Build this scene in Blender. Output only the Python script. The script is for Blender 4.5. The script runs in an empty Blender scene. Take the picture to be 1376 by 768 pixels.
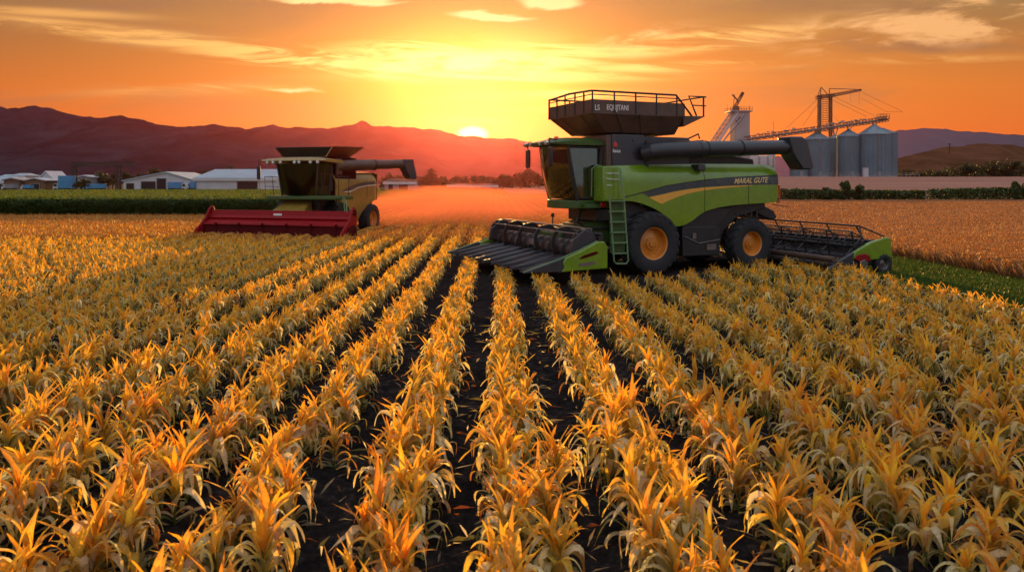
import bpy, bmesh, math, random
import numpy as np
from mathutils import Vector, Matrix, noise as mnoise
PI = math.pi
R = math.radians
random.seed(7)
rng = np.random.default_rng(11)
S = bpy.context.scene
COL = S.collection

# ------------------------------------------------------------------ camera
HC = 3.1                                # eye height above the field
FPX, HX, HY = 1000.0, 665.0, 245.0      # focal length and horizon point of a 1376 px wide picture
cam_d = bpy.data.cameras.new('camera')
cam = bpy.data.objects.new('camera', cam_d)
COL.objects.link(cam)
cam.location = (0, 0, HC)
cam.rotation_euler = (R(90), 0, 0)      # level, looking along the rows (+Y)
cam_d.sensor_width = 36
cam_d.lens = 36 * FPX / 1376
cam_d.shift_x = (688 - HX) / 1376
cam_d.shift_y = -(384 - HY) / 1376      # view-camera style fall, so uprights stay upright
cam_d.clip_start = .1
cam_d.clip_end = 20000
cam_d.dof.use_dof = True
cam_d.dof.focus_distance = 18.0
cam_d.dof.aperture_fstop = 2.6
S.camera = cam

# ------------------------------------------------------------------ sun
SUN_AZ = math.atan2(-.03, 1.0)          # a touch left of +Y
SUN_EL = R(7.0)
sd = bpy.data.lights.new('sun', 'SUN')
sd.energy = 5.0
sd.angle = R(.6)
sd.color = (1.0, .50, .13)
sun = bpy.data.objects.new('sun', sd)
COL.objects.link(sun)
sdir = Vector((math.sin(SUN_AZ) * math.cos(SUN_EL), math.cos(SUN_AZ) * math.cos(SUN_EL), math.sin(SUN_EL)))
sun.rotation_euler = sdir.to_track_quat('Z', 'Y').to_euler()

S.view_settings.view_transform = 'Standard'
S.view_settings.look = 'None'
S.view_settings.exposure = 0.42
S.view_settings.gamma = 1.0
S.render.engine = 'CYCLES'
S.cycles.use_denoising = True
S.cycles.max_bounces = 6
S.cycles.diffuse_bounces = 3
S.cycles.glossy_bounces = 2
S.cycles.transmission_bounces = 4
S.cycles.transparent_max_bounces = 8
S.cycles.volume_bounces = 0
S.cycles.sample_clamp_indirect = 6

# ------------------------------------------------------------------ world
W = bpy.data.worlds.new('World')
S.world = W
W.use_nodes = True
nt = W.node_tree
nt.nodes.clear()


class G:
    """small wrapper to write node maths as expressions"""
    def __init__(self, nt):
        self.nt = nt
    def n(self, t, **k):
        nd = self.nt.nodes.new(t)
        for a, b in k.items():
            setattr(nd, a, b)
        return nd
    def put(self, sock, v):
        if isinstance(v, (int, float)):
            try: sock.default_value = v
            except Exception: sock.default_value = (v, v, v)
        elif isinstance(v, tuple):
            sock.default_value = v if len(v) == len(sock.default_value) else v + (1,)
        else:
            self.nt.links.new(v, sock)
    def m(self, op, a, b=0.0, c=None, clamp=False):
        nd = self.n('ShaderNodeMath', operation=op)
        nd.use_clamp = clamp
        self.put(nd.inputs[0], a); self.put(nd.inputs[1], b)
        if c is not None: self.put(nd.inputs[2], c)
        return nd.outputs[0]
    def add(self, a, b): return self.m('ADD', a, b)
    def sub(self, a, b): return self.m('SUBTRACT', a, b)
    def mul(self, a, b): return self.m('MULTIPLY', a, b)
    def div(self, a, b): return self.m('DIVIDE', a, b)
    def gauss(self, u, v, u0, v0, su, sv, slope=0.0):
        du = self.div(self.sub(u, u0), su)
        vv = self.sub(v, self.mul(self.sub(u, u0), slope)) if slope else v
        dv = self.div(self.sub(vv, v0), sv)
        r2 = self.add(self.mul(du, du), self.mul(dv, dv))
        return self.m('POWER', 2.718, self.mul(r2, -1.0))
    def comb(self, x, y, z=0.0):
        nd = self.n('ShaderNodeCombineXYZ')
        self.put(nd.inputs[0], x); self.put(nd.inputs[1], y); self.put(nd.inputs[2], z)
        return nd.outputs[0]
    def noise(self, vec, scale=1.0, detail=4.0, rough=.5, dist=0.0):
        nd = self.n('ShaderNodeTexNoise')
        self.put(nd.inputs['Vector'], vec)
        nd.inputs['Scale'].default_value = scale
        nd.inputs['Detail'].default_value = detail
        nd.inputs['Roughness'].default_value = rough
        nd.inputs['Distortion'].default_value = dist
        return nd.outputs['Fac']
    def step(self, x, lo, hi):
        nd = self.n('ShaderNodeMapRange', interpolation_type='SMOOTHSTEP')
        self.put(nd.inputs['Value'], x)
        nd.inputs['From Min'].default_value = lo
        nd.inputs['From Max'].default_value = hi
        return nd.outputs['Result']
    def mix(self, f, a, b, mode='MIX'):
        nd = self.n('ShaderNodeMix', data_type='RGBA', blend_type=mode)
        nd.clamp_factor = False
        self.put(nd.inputs[0], f); self.put(nd.inputs[6], a); self.put(nd.inputs[7], b)
        return nd.outputs[2]
    def ramp(self, f, stops):
        nd = self.n('ShaderNodeValToRGB')
        self.put(nd.inputs[0], f)
        cr = nd.color_ramp
        while len(cr.elements) < len(stops): cr.elements.new(.5)
        for e, (p, c) in zip(cr.elements, stops):
            e.position = p; e.color = tuple(c) + (1,)
        return nd.outputs[0]


g = G(nt)
tc = g.n('ShaderNodeTexCoord')
sp = g.n('ShaderNodeSeparateXYZ')
nt.links.new(tc.outputs['Generated'], sp.inputs[0])
dx, dy, dz = sp.outputs
sy = g.m('MAXIMUM', dy, .12)
u = g.div(dx, sy)
v = g.div(g.m('MAXIMUM', dz, 0.0), sy)
# colour by height above the horizon
vr = g.m('MULTIPLY', v, 2.0, clamp=True)
base_c = g.ramp(vr, [(0, (.74, .11, .012)), (.14, (.74, .14, .010)), (.26, (.68, .17, .012)),
                     (.36, (.50, .17, .025)), (.45, (.36, .17, .045)), (.55, (.28, .18, .08)), (1.0, (.24, .25, .28))])
# cooler and dimmer to the left, warmer to the right
side = g.step(u, -.75, .1)
base_c = g.mix(side, g.mix(1.0, base_c, (.88, .78, .78), 'MULTIPLY'), base_c)
n_big = g.noise(g.comb(g.mul(u, 1.6), g.mul(g.sub(v, g.mul(u, .03)), 9.0), 3.1), 1.6, 5, .55, .6)
n_fine = g.noise(g.comb(g.mul(u, 3.2), g.mul(g.sub(v, g.mul(u, -.06)), 30.0), 8.2), 1.5, 7, .62, 1.1)
n_puff = g.noise(g.comb(g.mul(u, 6.0), g.mul(g.sub(v, g.mul(u, .10)), 22.0), 5.0), 1.3, 8, .6, .5)
# broad grey veils that darken the orange
veil = g.mul(g.step(n_big, .48, .70), g.step(v, .03, .2))
base_c = g.mix(g.mul(veil, .95), base_c, (.27, .125, .06))
# glow round the sun
g1 = g.gauss(u, v, -.035, .15, .17, .06)
g2 = g.gauss(u, v, -.03, .125, .14, .085)
g3 = g.gauss(u, v, -.03, .13, .52, .20)
glow = g.mix(1.0, g.mix(1.0, g.mix(g3, (0, 0, 0), (.20, .10, .0)), g.mix(g2, (0, 0, 0), (.36, .38, .0)), 'ADD'),
             g.mix(g1, (0, 0, 0), (.22, .26, .03)), 'ADD')
base_c = g.mix(1.0, base_c, glow, 'ADD')
# lit cloud streaks: sloping bands broken up by stretched noise
def bands(lst):
    r_ = None
    for u0, v0, su_, sv_, sl, am in lst:
        b_ = g.mul(g.gauss(u, v, u0, v0, su_, sv_, sl), am)
        r_ = b_ if r_ is None else g.m('MAXIMUM', r_, b_)
    return r_


reach = bands([(-.515, .200, .22, .012, -.11, 1), (-.60, .228, .16, .008, -.05, .6), (-.245, .165, .20, .016, -.10, 1), (-.02, .172, .20, .022, 0.0, 1.1),
               (.285, .190, .15, .014, .12, 1), (-.015, .142, .24, .010, 0.0, .9), (.25, .155, .16, .008, .02, .8), (.10, .118, .10, .008, .02, .6), (-.40, .125, .20, .010, .03, .45),
               (.60, .165, .16, .007, .02, .5)])
streak_c = g.mix(g.gauss(u, v, -.03, .15, .30, .12), (.90, .42, .10), (1.35, 1.05, .25))
soft = g.m('MULTIPLY', g.mul(g.step(n_big, .40, .60), reach), .45, clamp=True)
base_c = g.mix(soft, base_c, streak_c)
streak = g.mul(g.step(n_fine, .42, .58), g.step(reach, .12, .75))
base_c = g.mix(g.m('MULTIPLY', streak, .95, clamp=True), base_c, streak_c)
puffs = g.mul(g.step(n_puff, .43, .60), g.step(bands([(.56, .207, .20, .030, .07, 1), (.67, .235, .10, .018, .0, .9), (-.05, .158, .17, .018, 0.0, 1), (.22, .19, .09, .02, .12, .9)]), .1, .8))
base_c = g.mix(g.m('MULTIPLY', puffs, .85, clamp=True), base_c, g.mix(g.gauss(u, v, -.03, .15, .25, .12), (.98, .50, .18), (1.5, 1.25, .42)))
# the bright small clouds high up
wob = g.mul(g.sub(n_puff, .5), .03)
v2 = g.add(v, wob)
hi = g.add(g.add(g.gauss(u, v2, -.005, .222, .06, .007, -.06), g.gauss(u, v2, .075, .243, .045, .010)),
           g.add(g.gauss(u, v2, -.21, .243, .09, .006), g.mul(g.gauss(u, v2, -.27, .125, .055, .005), .6)))
base_c = g.mix(g.step(hi, .25, .7), base_c, (1.15, .82, .32))
low = g.add(g.gauss(u, v, -.03, .083, .05, .004), g.gauss(u, v, .08, .098, .07, .004))
base_c = g.mix(g.m('MULTIPLY', low, .6, clamp=True), base_c, (1.5, .9, .1))
# the sun itself, on the ridge
su = g.div(g.sub(u, -.03), .017)
sv = g.div(g.sub(v, .0645), .009)
disc = g.step(g.add(g.mul(su, su), g.mul(sv, sv)), 2.2, .2)
base_c = g.mix(disc, base_c, (4.5, 3.6, .9))
halo = g.gauss(u, v, -.03, .066, .045, .03)
base_c = g.mix(1.0, base_c, g.mix(halo, (0, 0, 0), (.9, .30, .0)), 'ADD')
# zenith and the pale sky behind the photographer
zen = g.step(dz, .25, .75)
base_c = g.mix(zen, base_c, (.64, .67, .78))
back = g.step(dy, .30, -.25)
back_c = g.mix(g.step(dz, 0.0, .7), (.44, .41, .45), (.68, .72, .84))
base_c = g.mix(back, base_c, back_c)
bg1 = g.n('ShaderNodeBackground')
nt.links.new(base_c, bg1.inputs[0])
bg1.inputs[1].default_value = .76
sky = g.n('ShaderNodeTexSky', sky_type='NISHITA')
sky.sun_disc = False
sky.sun_elevation = SUN_EL
sky.sun_rotation = SUN_AZ
bg2 = g.n('ShaderNodeBackground')
nt.links.new(sky.outputs[0], bg2.inputs[0])
bg2.inputs[1].default_value = .004
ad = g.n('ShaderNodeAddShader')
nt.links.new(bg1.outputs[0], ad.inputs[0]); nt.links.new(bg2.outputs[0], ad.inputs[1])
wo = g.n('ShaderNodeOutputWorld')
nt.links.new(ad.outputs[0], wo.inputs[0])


# ------------------------------------------------------------------ materials
def mat(name, col, rough=.6, metal=0.0, var=.15, scale=3.0, bump=0.0, bscale=40.0, spec=.5, coat=0.0, dust=0.0, dcol=(.35, .22, .12)):
    m = bpy.data.materials.new(name)
    m.use_nodes = True
    t = m.node_tree
    b = t.nodes['Principled BSDF']
    q = G(t)
    co = q.n('ShaderNodeTexCoord').outputs['Object']
    n1 = q.noise(co, scale, 6, .6, .2)
    lo = tuple(c * (1 - var) for c in col); hi_ = tuple(min(1, c * (1 + var)) for c in col)
    c = q.mix(q.step(n1, .3, .7), lo, hi_)
    if dust > 0:
        n2 = q.noise(co, scale * 2.3, 8, .7, .4)
        f = q.mul(q.step(n2, .42, .75), dust)
        c = q.mix(f, c, dcol)
        rr = q.add(rough, q.mul(f, .3))
        t.links.new(rr, b.inputs['Roughness'])
    else:
        b.inputs['Roughness'].default_value = rough
    t.links.new(c, b.inputs['Base Color'])
    b.inputs['Metallic'].default_value = metal
    b.inputs['Specular IOR Level'].default_value = spec
    b.inputs['Coat Weight'].default_value = coat
    b.inputs['Coat Roughness'].default_value = .1
    if spec == 0:
        t.nodes.remove(b); b = q.n('ShaderNodeBsdfDiffuse'); t.links.new(c, b.inputs['Color']); t.links.new(b.outputs[0], t.nodes['Material Output'].inputs[0])
    if bump > 0:
        n3 = q.noise(co, bscale, 4, .6)
        bp = q.n('ShaderNodeBump')
        bp.inputs['Strength'].default_value = bump
        bp.inputs['Distance'].default_value = .05
        t.links.new(n3, bp.inputs['Height'])
        t.links.new(bp.outputs[0], b.inputs['Normal'])
    return m


M = {}
M['green'] = mat('green_paint', (.14, .27, .008), .24, coat=.6, var=.10, dust=.30, dcol=(.16, .15, .06))
M['dgreen'] = mat('dark_green_paint', (.035, .09, .012), .45, dust=.4, dcol=(.10, .08, .04))
M['lgreen'] = mat('ladder_paint', (.13, .26, .10), .45, dust=.3)
M['black'] = mat('black_steel', (.012, .013, .015), .45, var=.3, dust=.35, dcol=(.05, .035, .025))
M['navy'] = mat('charcoal_paint', (.022, .028, .036), .38, coat=.2, var=.12, dust=.35, dcol=(.06, .045, .035))
M['gloss'] = mat('glossy_snout_plastic', (.006, .006, .008), .30, var=.3, coat=.15, spec=.35, dust=.25, dcol=(.035, .025, .02))
M['tank'] = mat('tank_steel', (.10, .058, .040), .42, metal=.2, var=.2, dust=.5, dcol=(.11, .08, .06))
M['steel'] = mat('worn_steel', (.22, .20, .19), .35, metal=.8, dust=.5, dcol=(.10, .07, .05))
M['tyre'] = mat('tyre_rubber', (.014, .016, .019), .75, var=.2, bump=.3, dust=.5, dcol=(.06, .048, .038))
M['rim'] = mat('orange_rim_paint', (.62, .22, .02), .38, coat=.2, dust=.35, dcol=(.22, .10, .03))
M['stripe'] = mat('slate_decal', (.030, .050, .058), .35, var=.05, dust=.2)
M['yellow'] = mat('yellow_decal', (.80, .40, .05), .4, var=.05, dust=.15)
M['letter'] = mat('letter_vinyl', (.85, .62, .25), .5, var=.03)
M['white'] = mat('white_vinyl', (.75, .72, .68), .5, var=.05)
M['red'] = mat('red_paint', (.27, .002, .005), .5, spec=.25, dust=.12, dcol=(.12, .03, .015))
M['dred'] = mat('dark_red_paint', (.06, .001, .002), .75, spec=.1, dust=.3, dcol=(.07, .02, .012))
M['rod'] = mat('dark_rod_steel', (.05, .045, .045), .4, metal=.5, dust=.3, dcol=(.05, .04, .03))
M['flap'] = mat('rusty_red_flap', (.26, .06, .02), .5, dust=.3, dcol=(.12, .05, .02))
M['tan'] = mat('ochre_paint', (.29, .19, .03), .38, coat=.2, dust=.35, dcol=(.20, .13, .05))
M['seat'] = mat('seat_fabric', (.02, .02, .022), .9)
M['rlamp'] = mat('red_lens', (.55, .01, .01), .2, coat=.5)
M['alamp'] = mat('amber_lens', (.75, .12, .02), .2, coat=.5)
M['cabin'] = mat('cabin_trim', (.02, .045, .036), .6)
M['lamp'] = mat('clear_lens', (.75, .75, .72), .15, coat=.5)
M['lamp'].node_tree.nodes['Principled BSDF'].inputs['Metallic'].default_value = .5


def glass(name, tint, rough=.04, gloss=(.8, .95, .9)):
    m = bpy.data.materials.new(name)
    m.use_nodes = True
    t = m.node_tree
    t.nodes.clear()
    q = G(t)
    tr = q.n('ShaderNodeBsdfTransparent'); tr.inputs[0].default_value = tint + (1,)
    gl = q.n('ShaderNodeBsdfGlossy'); gl.inputs['Roughness'].default_value = rough
    gl.inputs[0].default_value = gloss + (1,)
    fr = q.n('ShaderNodeFresnel'); fr.inputs[0].default_value = 1.5
    mx = q.n('ShaderNodeMixShader')
    t.links.new(q.add(q.mul(fr.outputs[0], 1.5), .07), mx.inputs[0]); t.links.new(tr.outputs[0], mx.inputs[1]); t.links.new(gl.outputs[0], mx.inputs[2])
    t.links.new(mx.outputs[0], q.n('ShaderNodeOutputMaterial').inputs[0])
    return m


M['glass'] = glass('cab_glass', (.34, .42, .34))
M['glass2'] = glass('dark_cab_glass', (.05, .15, .11), gloss=(.18, .42, .34))


# ------------------------------------------------------------------ mesh building
class MB:
    def __init__(s):
        s.v = []; s.f = []; s.mi = []
    def addf(s, verts, faces, mi=0):
        o = len(s.v)
        s.v.extend([tuple(p) for p in verts])
        s.f.extend([tuple(i + o for i in f) for f in faces])
        s.mi.extend([mi] * len(faces))
        return s
    def box(s, c, d, rot=None, mi=0):
        x, y, z = d[0] / 2, d[1] / 2, d[2] / 2
        P = [Vector((a, b, e)) for a in (-x, x) for b in (-y, y) for e in (-z, z)]
        if rot is not None: P = [rot @ p for p in P]
        P = [p + Vector(c) for p in P]
        return s.addf(P, [(0, 1, 3, 2), (4, 6, 7, 5), (0, 4, 5, 1), (2, 3, 7, 6), (0, 2, 6, 4), (1, 5, 7, 3)], mi)
    def bx(s, x0, x1, y0, y1, z0, z1, mi=0):
        return s.box(((x0 + x1) / 2, (y0 + y1) / 2, (z0 + z1) / 2), (abs(x1 - x0), abs(y1 - y0), abs(z1 - z0)), None, mi)
    def prism(s, poly, y0, y1, mi=0, axis='y'):
        """poly of (x,z) pushed along y (or (x,y) along z, or (y,z) along x)"""
        n = len(poly)
        def p3(a, b, h):
            return (a, h, b) if axis == 'y' else ((a, b, h) if axis == 'z' else (h, a, b))
        V = [p3(a, b, y0) for a, b in poly] + [p3(a, b, y1) for a, b in poly]
        F = [tuple(range(n)), tuple(range(2 * n - 1, n - 1, -1))]
        F += [(i, i + n, (i + 1) % n + n, (i + 1) % n) for i in range(n)]
        return s.addf(V, F, mi)
    def hull8(s, a, b, mi=0):
        """a and b: 4 points each, joined as a solid"""
        return s.addf(list(a) + list(b), [(3, 2, 1, 0), (4, 5, 6, 7)] + [(i, (i + 1) % 4, (i + 1) % 4 + 4, i + 4) for i in range(4)], mi)
    def tube(s, pts, r, n=8, mi=0, cap=True):
        pts = [Vector(p) for p in pts]
        rs = r if isinstance(r, (list, tuple)) else [r] * len(pts)
        o = len(s.v)
        ref = None
        for i, p in enumerate(pts):
            a = pts[max(i - 1, 0)]; b = pts[min(i + 1, len(pts) - 1)]
            d = (b - a).normalized()
            if ref is None:
                ref = Vector((0, 0, 1)) if abs(d.z) < .9 else Vector((1, 0, 0))
            e1 = (ref - d * ref.dot(d)).normalized(); e2 = d.cross(e1); ref = e1
            for k in range(n):
                t = 2 * PI * (k + .5) / n
                s.v.append(tuple(p + (e1 * math.cos(t) + e2 * math.sin(t)) * rs[i]))
        for i in range(len(pts) - 1):
            for k in range(n):
                s.f.append((o + i * n + k, o + i * n + (k + 1) % n, o + (i + 1) * n + (k + 1) % n, o + (i + 1) * n + k)); s.mi.append(mi)
        if cap:
            s.f.append(tuple(o + k for k in range(n - 1, -1, -1))); s.mi.append(mi)
            e = o + (len(pts) - 1) * n
            s.f.append(tuple(e + k for k in range(n))); s.mi.append(mi)
        return s
    def lathe(s, prof, c=(0, 0, 0), axis='z', n=32, mi=0):
        """prof: (radius, along)"""
        o = len(s.v); c = Vector(c)
        for r_, h in prof:
            for k in range(n):
                t = 2 * PI * k / n
                a, b = r_ * math.cos(t), r_ * math.sin(t)
                p = (a, b, h) if axis == 'z' else ((a, h, b) if axis == 'y' else (h, a, b))
                s.v.append(tuple(Vector(p) + c))
        for i in range(len(prof) - 1):
            for k in range(n):
                s.f.append((o + i * n + k, o + i * n + (k + 1) % n, o + (i + 1) * n + (k + 1) % n, o + (i + 1) * n + k)); s.mi.append(mi)
        return s
    def grid(s, P, mi=0):
        """P: rows of points"""
        o = len(s.v); nr, nc = len(P), len(P[0])
        for row in P: s.v.extend([tuple(p) for p in row])
        for i in range(nr - 1):
            for j in range(nc - 1):
                s.f.append((o + i * nc + j, o + i * nc + j + 1, o + (i + 1) * nc + j + 1, o + (i + 1) * nc + j)); s.mi.append(mi)
        return s
    def build(s, name, mats, parent=None, smooth=30, bevel=0.0, loc=None):
        me = bpy.data.meshes.new(name)
        me.from_pydata(s.v, [], s.f)
        if not isinstance(mats, (list, tuple)): mats = [mats]
        for m in mats: me.materials.append(M[m] if isinstance(m, str) else m)
        me.polygons.foreach_set('material_index', s.mi)
        bm = bmesh.new(); bm.from_mesh(me)
        bmesh.ops.recalc_face_normals(bm, faces=bm.faces)
        bm.to_mesh(me); bm.free()
        if smooth:
            me.polygons.foreach_set('use_smooth', [True] * len(me.polygons))
            me.set_sharp_from_angle(angle=R(smooth))
        o = bpy.data.objects.new(name, me)
        COL.objects.link(o)
        if parent is not None: o.parent = parent
        if loc is not None: o.location = loc
        if bevel:
            b = o.modifiers.new('bevel', 'BEVEL'); b.width = bevel; b.segments = 2; b.limit_method = 'ANGLE'; b.angle_limit = R(35)
            b.harden_normals = False
        return o


def np_mesh(name, V, F, mats, smooth=False, attr=None, parent=None, mi=None):
    """V (n,3), F (m,k) with k 3 or 4 from numpy"""
    me = bpy.data.meshes.new(name)
    V = np.asarray(V, np.float32); F = np.asarray(F, np.int32)
    m_, k = F.shape
    me.vertices.add(len(V)); me.vertices.foreach_set('co', V.ravel())
    me.loops.add(m_ * k); me.loops.foreach_set('vertex_index', F.ravel())
    me.polygons.add(m_)
    me.polygons.foreach_set('loop_start', np.arange(0, m_ * k, k, dtype=np.int32))
    if mi is not None: me.polygons.foreach_set('material_index', np.asarray(mi, np.int32))
    me.update(calc_edges=True)
    if smooth: me.polygons.foreach_set('use_smooth', np.ones(m_, bool))
    if not isinstance(mats, (list, tuple)): mats = [mats]
    for q in mats: me.materials.append(q)
    if attr is not None:
        for an, arr in attr.items():
            a = me.attributes.new(an, 'FLOAT_COLOR', 'POINT')
            a.data.foreach_set('color', np.asarray(arr, np.float32).ravel())
    o = bpy.data.objects.new(name, me)
    COL.objects.link(o)
    if parent is not None: o.parent = parent
    return o


def tag(o, label=None, cat=None, group=None, kind=None):
    if label: o['label'] = label
    if cat: o['category'] = cat
    if group: o['group'] = group
    if kind: o['kind'] = kind
    return o


def empty(name, loc=(0, 0, 0), rz=0.0, label=None, cat=None, group=None):
    o = bpy.data.objects.new(name, None)
    COL.objects.link(o)
    o.location = loc; o.rotation_euler = (0, 0, rz)
    o.empty_display_size = .3
    return tag(o, label, cat, group)


def text_mesh(s, size, shear=0.0, ext=.004):
    cu = bpy.data.curves.new('t', 'FONT')
    cu.body = s; cu.size = size; cu.shear = shear; cu.extrude = ext; cu.offset = size * .012
    to = bpy.data.objects.new('t', cu)
    COL.objects.link(to)
    dg = bpy.context.evaluated_depsgraph_get(); dg.update()
    me = bpy.data.meshes.new_from_object(to.evaluated_get(dg))
    bpy.data.objects.remove(to)
    me.materials.clear()
    return me


def put_text(name, s, size, at, xax, yax, m, parent, shear=0.0, width=None):
    me = text_mesh(s, size, shear)
    xax = Vector(xax).normalized(); yax = Vector(yax).normalized(); zax = xax.cross(yax)
    A = Matrix((xax, yax, zax)).transposed().to_4x4()
    sx = 1.0
    if width:
        xs = [v.co.x for v in me.vertices]
        sx = width / (max(xs) - min(xs))
    me.transform(Matrix.Translation(Vector(at)) @ A @ Matrix.Diagonal((sx, 1, 1, 1)))
    me.materials.append(M[m])
    o = bpy.data.objects.new(name, me)
    COL.objects.link(o); o.parent = parent
    return o


def P(px, py, Y):
    """point seen at that place of the photograph at depth Y"""
    return Vector(((px - HX) * Y / FPX, Y, HC - (py - HY) * Y / FPX))


class Frame:
    """ground frame of a machine: x forward, y to its left, z up"""
    def __init__(s, O, theta):
        s.O = Vector((O[0], O[1], 0)); s.th = theta
        s.F = Vector((math.cos(theta), math.sin(theta), 0)); s.L = Vector((-math.sin(theta), math.cos(theta), 0))
    def inv(s, px, py, yl):
        d = Vector(((px - HX) / FPX, 1, (HY - py) / FPX))
        t = (yl + s.O.dot(s.L)) / d.dot(s.L)
        p = d * t
        return ((p - s.O).dot(s.F), HC + p.z)
    def fwd(s, x, y, z):
        p = s.O + s.F * x + s.L * y
        return (HX + FPX * p.x / p.y, HY - (z - HC) * FPX / p.y)


def curve(fr, pts, yl):
    c = sorted(fr.inv(a, b, yl) for a, b in pts)
    return np.array([p[0] for p in c]), np.array([p[1] for p in c])


def smooth_interp(x, X, Z):
    return float(np.interp(x, X, Z))


def ribbon(mb, x0, x1, top, bot, ysurf, t, side=1, nc=60, nr=12, off=0.0, mi=0):
    """curved panel between a lower and an upper curve, with thickness t"""
    xs = np.linspace(x0, x1, nc)
    outer = []; inner = []
    for x in xs:
        zt = smooth_interp(x, *top); zb = smooth_interp(x, *bot)
        ro = []; ri = []
        for k in range(nr + 1):
            z = zb + (zt - zb) * k / nr
            y = ysurf(x, z) + off
            ro.append((x, side * y, z)); ri.append((x, side * (y - t), z))
        outer.append(ro); inner.append(ri)
    mb.grid(outer, mi); mb.grid([r[::-1] for r in inner], mi)
    mb.grid([[o[0] for o in outer], [i[0] for i in inner]], mi)
    mb.grid([[o[-1] for o in outer], [i[-1] for i in inner]], mi)
    mb.grid([outer[0], inner[0]], mi); mb.grid([outer[-1], inner[-1]], mi)


def strip_on(mb, x0, x1, top, bot, ysurf, off, side=1, nc=60, nr=3):
    ribbon(mb, x0, x1, top, bot, ysurf, .004, side, nc, nr, off)


def make_wheel(root, x, y, r, w, rim_r, side, rimmat='rim', lugs=22, name='wheel'):
    """wheel > tyre, rim; axis along y; outer face on `side`"""
    hb = MB()
    s = side
    f = lambda d: d * s
    hb.lathe([(.001, f(w * .30)), (r * .10, f(w * .30)), (r * .11, f(w * .24)), (r * .20, f(w * .22)), (r * .20, f(w * .14))], (0, 0, 0), 'y', 24)
    for k in range(10):
        t = 2 * PI * k / 10
        hb.tube([(math.cos(t) * r * .16, f(w * .20), math.sin(t) * r * .16), (math.cos(t) * r * .16, f(w * .27), math.sin(t) * r * .16)], r * .018, 6)
    hub = hb.build(name, rimmat, root, loc=(x, y, r))
    rb = MB()
    rb.lathe([(rim_r, f(-w * .5)), (rim_r * .92, f(-w * .48)), (rim_r * .86, f(-w * .2)), (rim_r * .86, f(w * .02)), (r * .20, f(w * .13)),
              (r * .20, f(w * .15)), (rim_r * .70, f(w * .06)), (rim_r * .80, f(w * .06)), (rim_r * .84, f(w * .10)), (rim_r * .90, f(w * .40)),
              (rim_r * .99, f(w * .45)), (rim_r * 1.02, f(w * .43))], (0, 0, 0), 'y', 48)
    for k in range(8):
        t = 2 * PI * (k + .5) / 8
        rb.tube([(math.cos(t) * rim_r * .52, f(w * .07), math.sin(t) * rim_r * .52), (math.cos(t) * rim_r * .52, f(w * .115), math.sin(t) * rim_r * .52)], rim_r * .05, 8)
    rb.build('rim', rimmat, hub)
    tb = MB()
    tb.lathe([(rim_r * .97, f(-w * .44)), (rim_r * 1.06, f(-w * .50)), (r * .80, f(-w * .52)), (r * .92, f(-w * .47)), (r * .955, f(-w * .38)),
              (r * .965, 0), (r * .955, f(w * .38)), (r * .92, f(w * .47)), (r * .80, f(w * .52)), (rim_r * 1.06, f(w * .50)), (rim_r * .97, f(w * .44))],
             (0, 0, 0), 'y', 64)
    for k in range(lugs * 2):
        t0 = 2 * PI * k / (lugs * 2)
        d = 1 if k % 2 else -1
        pts_o = []; pts_i = []
        dt = 2 * PI / lugs * .20
        for i in range(6):
            a = i / 5
            yy = d * w * (.03 + .47 * a)
            tt = t0 + a * 2 * PI / lugs * .62
            ro = r * (1.0 - .055 * a ** 3); ri = r * (.955 - .05 * a ** 3)
            for dd in (-1, 1):
                pts_o.append((math.cos(tt + dd * dt) * ro, yy, math.sin(tt + dd * dt) * ro))
                pts_i.append((math.cos(tt + dd * dt * 1.25) * ri, yy, math.sin(tt + dd * dt * 1.25) * ri))
        # wrap down the shoulder
        tt = t0 + 1.06 * 2 * PI / lugs * .62
        for dd in (-1, 1):
            pts_o.append((math.cos(tt + dd * dt) * r * .86, d * w * .545, math.sin(tt + dd * dt) * r * .86))
            pts_i.append((math.cos(tt + dd * dt) * r * .85, d * w * .49, math.sin(tt + dd * dt) * r * .85))
        n = 7
        V = pts_o + pts_i; F = []
        for i in range(n - 1):
            a = 2 * i; b = a + 2
            F += [(a, a + 1, b + 1, b), (2 * n + a, a, b, 2 * n + b), (a + 1, 2 * n + a + 1, 2 * n + b + 1, b + 1)]
        F += [(0, 2 * n, 2 * n + 1, 1), (2 * n - 2, 2 * n - 1, 4 * n - 1, 4 * n - 2)]
        tb.addf(V, F)
    tb.build('tyre', 'tyre', hub, smooth=40)
    return hub

# ------------------------------------------------------------------ ground and terrain
ROW, ROFF = 1.09, .25         # row spacing and where the middle row runs
def sstep(x, a, b):
    t = min(1, max(0, (x - a) / (b - a)))
    return t * t * (3 - 2 * t)


def terr(x, y):
    rise = sstep(y, 112, 420) * sstep(x, 8, 90)
    return 6.2 * rise


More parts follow.
